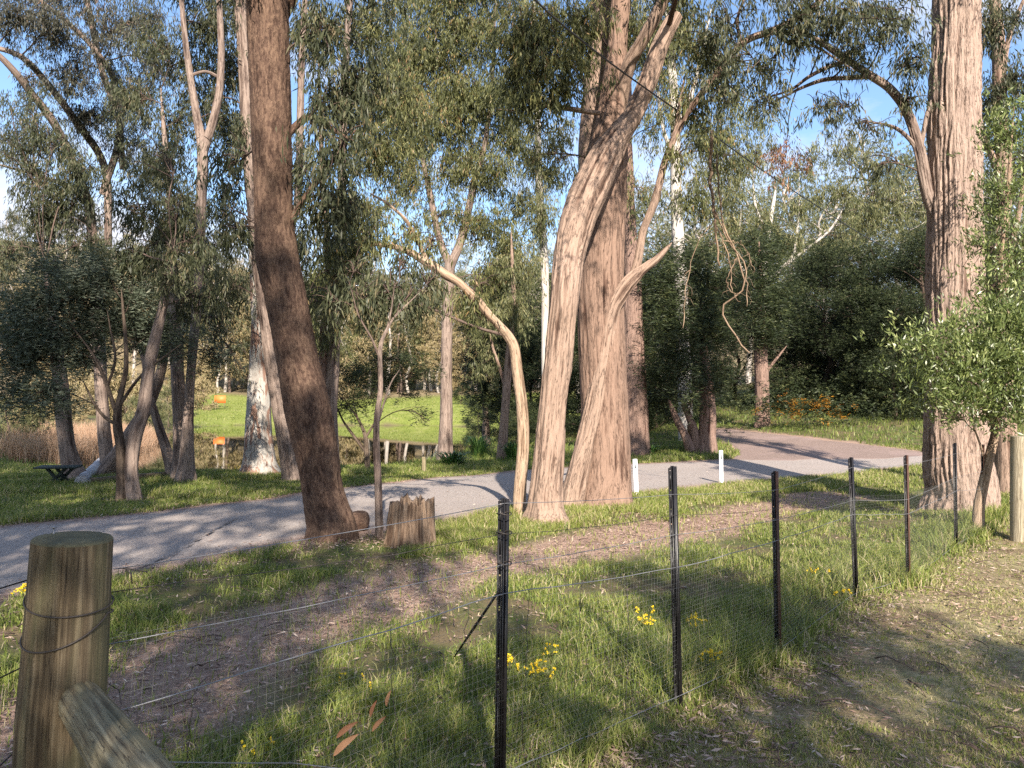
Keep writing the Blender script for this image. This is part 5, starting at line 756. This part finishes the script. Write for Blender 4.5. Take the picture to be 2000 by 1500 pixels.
T = mat('post_end_grain'); t = T[1]; bk = attr(t, 'bk', True); ln_ = t.nodes.new('ShaderNodeVectorMath'); ln_.operation = 'LENGTH'; t.links.new(bk, ln_.inputs[0]); f = tex(t, bk, 30, 4, .6); wv_ = mathn(t, 'SINE', mathn(t, 'ADD', mathn(t, 'MULTIPLY', ln_.outputs['Value'], 900), mathn(t, 'MULTIPLY', f, 6)))
M['end_grain'] = bsdf(T, mixc(t, mathn(t, 'MULTIPLY_ADD', wv_, .25, False), ramp(t, f, [(.3, (.09, .08, .045)), (.7, (.20, .19, .11))]), (.10, .085, .05)), .85, .2, f, .4, .004)
wp = empty('wooden_corner_post', P(130, 1700, 1.88)); wp.location.z = 0; tag(wp, 'thick round timber corner post wrapped with wire loops in the lower left corner', 'post')
d1 = 1.88; pts = [[*P(106, 2080, d1 * 1.0), 83 * d1 / F_PX], [*P(116, 1500, d1), 79 * d1 / F_PX], [*P(127, 1300, d1), 76 * d1 / F_PX], [*P(136, 1150, d1), 73 * d1 / F_PX], [*P(142, 1054, d1), 71 * d1 / F_PX]]
o, rim, cen, axd = round_timber(pts, M['post'], 'post', wp, 96, 5, cracks=7, n=260)
kk = len(rim); r2 = cen + axd * .004 + (rim - cen) * .97; A = Acc(); V = np.vstack([rim, r2] + [cen + axd * .005 + (rim - cen) * f_ for f_ in (.7, .4, .15)] + [[cen + axd * .004]]); q = []
for a_ in range(4): j = np.arange(kk); q.append(np.stack([a_ * kk + j, a_ * kk + (j + 1) % kk, (a_ + 1) * kk + (j + 1) % kk, (a_ + 1) * kk + j], 1))
j = np.arange(kk); loc = V - cen; A.add(V, np.concatenate(q), np.stack([4 * kk + j, 4 * kk + (j + 1) % kk, np.full(kk, 5 * kk)], 1), bk=loc); A.build('post_top', M['end_grain'], wp, True)
def ring(cx, rows, r_):   # rows: px, py, side(-1..1 angle) on the post surface
    pass
for (yl, yr, mid) in [(1152, 1183, 1184), (1228, 1196, 1250)]:
    pts_ = []
    for u in np.linspace(0, 1, 25):
        a_ = np.pi * (1 + u); ypx = (yl * (1 - u) + yr * u) + (mid - (yl + yr) / 2) * math.sin(np.pi * u) ** 1.0; base_ = P(143 - (ypx - 1054) * .062, ypx, d1); rr_ = (72 + (ypx - 1054) * .018) * d1 / F_PX + .0022; pts_.append(base_ + np.array([math.cos(a_) * rr_, math.sin(a_) * rr_, 0]))
    for u in np.linspace(0, 1, 14)[1:]:
        a_ = np.pi * u; base_ = P(143 - (yr - 1054) * .062, yr + (yl - yr) * u, d1); rr_ = 74.5 * d1 / F_PX + .003; pts_.append(base_ + np.array([math.cos(a_) * rr_, math.sin(a_) * rr_, 0]))
    v, q, t_, bk = tube(np.array(pts_), .0021, 6); A = Acc(); A.add(v, q, t_); A.build('wire_loop', M['dark_wire'], wp, True)
v, q, t_, bk = tube(spline(np.array([P(246, 1112, 1.93), P(256, 1122, 1.93), P(258, 1140, 1.94)]), 8), .0018, 5); A = Acc(); A.add(v, q, t_); v, q, t_, bk = tube(spline(np.array([P(240, 1110, 1.93), P(262, 1112, 1.94), P(288, 1117, 1.95)]), 8), .0018, 5); A.add(v, q, t_); A.build('wire_end', M['dark_wire'], wp)
A = Acc(); nb = P(105, 1050, d1 + .03); nt_ = P(105, 1030, d1 + .03); v, q, t_, bk = tube(np.array([nb - [0, 0, .02], nt_]), .0022, 8); A.add(v, q, t_); v, q, t_, bk = tube(np.array([nt_ - [0, 0, .001], nt_ + [0, 0, .0015]]), .007, 12); A.add(v, q, t_); A.build('nail', M['wire'], wp)
# rail notched into the post
ra = P(158, 1372, 1.82); rb = P(330, 1610, 1.12); o, rim, cen, axd = round_timber([[*rb, .052], [*(ra * .4 + rb * .6), .052], [*(ra * .75 + rb * .25), .050], [*ra, .048]], M['rail'], 'brace_rail', wp, 72, 9, cracks=6, n=160)
A = Acc(); loc = rim - cen; A.add(np.vstack([rim, [cen + axd * .004]]), None, [[i, (i + 1) % len(rim), len(rim)] for i in range(len(rim))], bk=np.vstack([loc, [[0, 0, 0]]])); A.build('rail_end', M['end_grain'], wp)
# wires leaving to the left
for (x0, y0, x1, y1) in [(70, 1128, -200, 1210), (50, 1300, -200, 1420), (35, 1462, -150, 1640)]:
    v, q, t_, bk = tube(np.array([P(x0, y0, 1.9), P((x0 + x1) / 2, (y0 + y1) / 2, 1.75), P(x1, y1, 1.6)]), .0019, 6); A = Acc(); A.add(v, q, t_); A.build('strand', M['dark_wire'], wp, True)
# right pale post
d2 = 10.0; b = P(1994, 1055, d2); b[2] = tz(b[0], b[1]); tp = P(1994, 852, d2); root = empty('pale_timber_post', b); tag(root, 'pale round timber post at the right picture edge under the leafy young tree', 'post')
o, rim, cen, axd = round_timber([[*(b - [0, 0, .2]), .125], [*((b + tp) / 2), .122], [*tp, .118]], M['pale_post'], 'post', root, 48, 12, cracks=4, n=60); A = Acc(); A.add(np.vstack([rim, [cen + axd * .004]]), None, [[i, (i + 1) % len(rim), len(rim)] for i in range(len(rim))], bk=np.vstack([rim - cen, [[0, 0, 0]]])); A.build('post_top', M['pale_post'], root)
# leaves caught in the netting
for (px, py, an, ln_px, lb) in [(762, 1357, 75, 34, 'upright brown leaf caught in the netting, topmost and rightmost of five'), (733, 1377, 70, 36, 'upright brown leaf caught in the netting, left of the topmost one'), (744, 1406, 48, 42, 'tan leaf slanting below the two upright ones in the netting'), (682, 1418, 38, 54, 'long brown leaf slanting at the upper left of the caught leaves'), (680, 1447, 42, 66, 'longest brown leaf slanting at the bottom of the caught leaves')]:
    d = 2.5; c = P(px, py, d) + np.array([0, -.03, 0]); l = ln_px * d / F_PX; w_ = l * .2; an = R(an); a_ = np.array([math.cos(an), 0, math.sin(an)]); b_ = np.array([-math.sin(an), 0, math.cos(an)]); u = np.linspace(0, 1, 13); wd_ = w_ * np.sin(np.pi * u ** .85) ** .8; cc_ = c - a_ * l / 2 + a_ * l * u[:, None] + b_ * (l * .07 * np.sin(np.pi * u))[:, None] + np.array([0, -1, 0]) * (.05 * l * np.sin(np.pi * u))[:, None]
    v = np.concatenate([cc_ - b_ * wd_[:, None] / 2, cc_ + [0, .003, 0], cc_ + b_ * wd_[:, None] / 2]); j = np.arange(12); q = np.vstack([np.stack([j + 13 * s_, j + 1 + 13 * s_, j + 14 + 13 * s_, j + 13 + 13 * s_], 1) for s_ in (0, 1)]); tag(mesh('dry_leaf', v, q, M['dead'], None, {'rnd': np.full(len(v), .5 + .3 * math.sin(px))}, True), lb, 'leaf', 'dry leaves caught in the netting')
print('done')
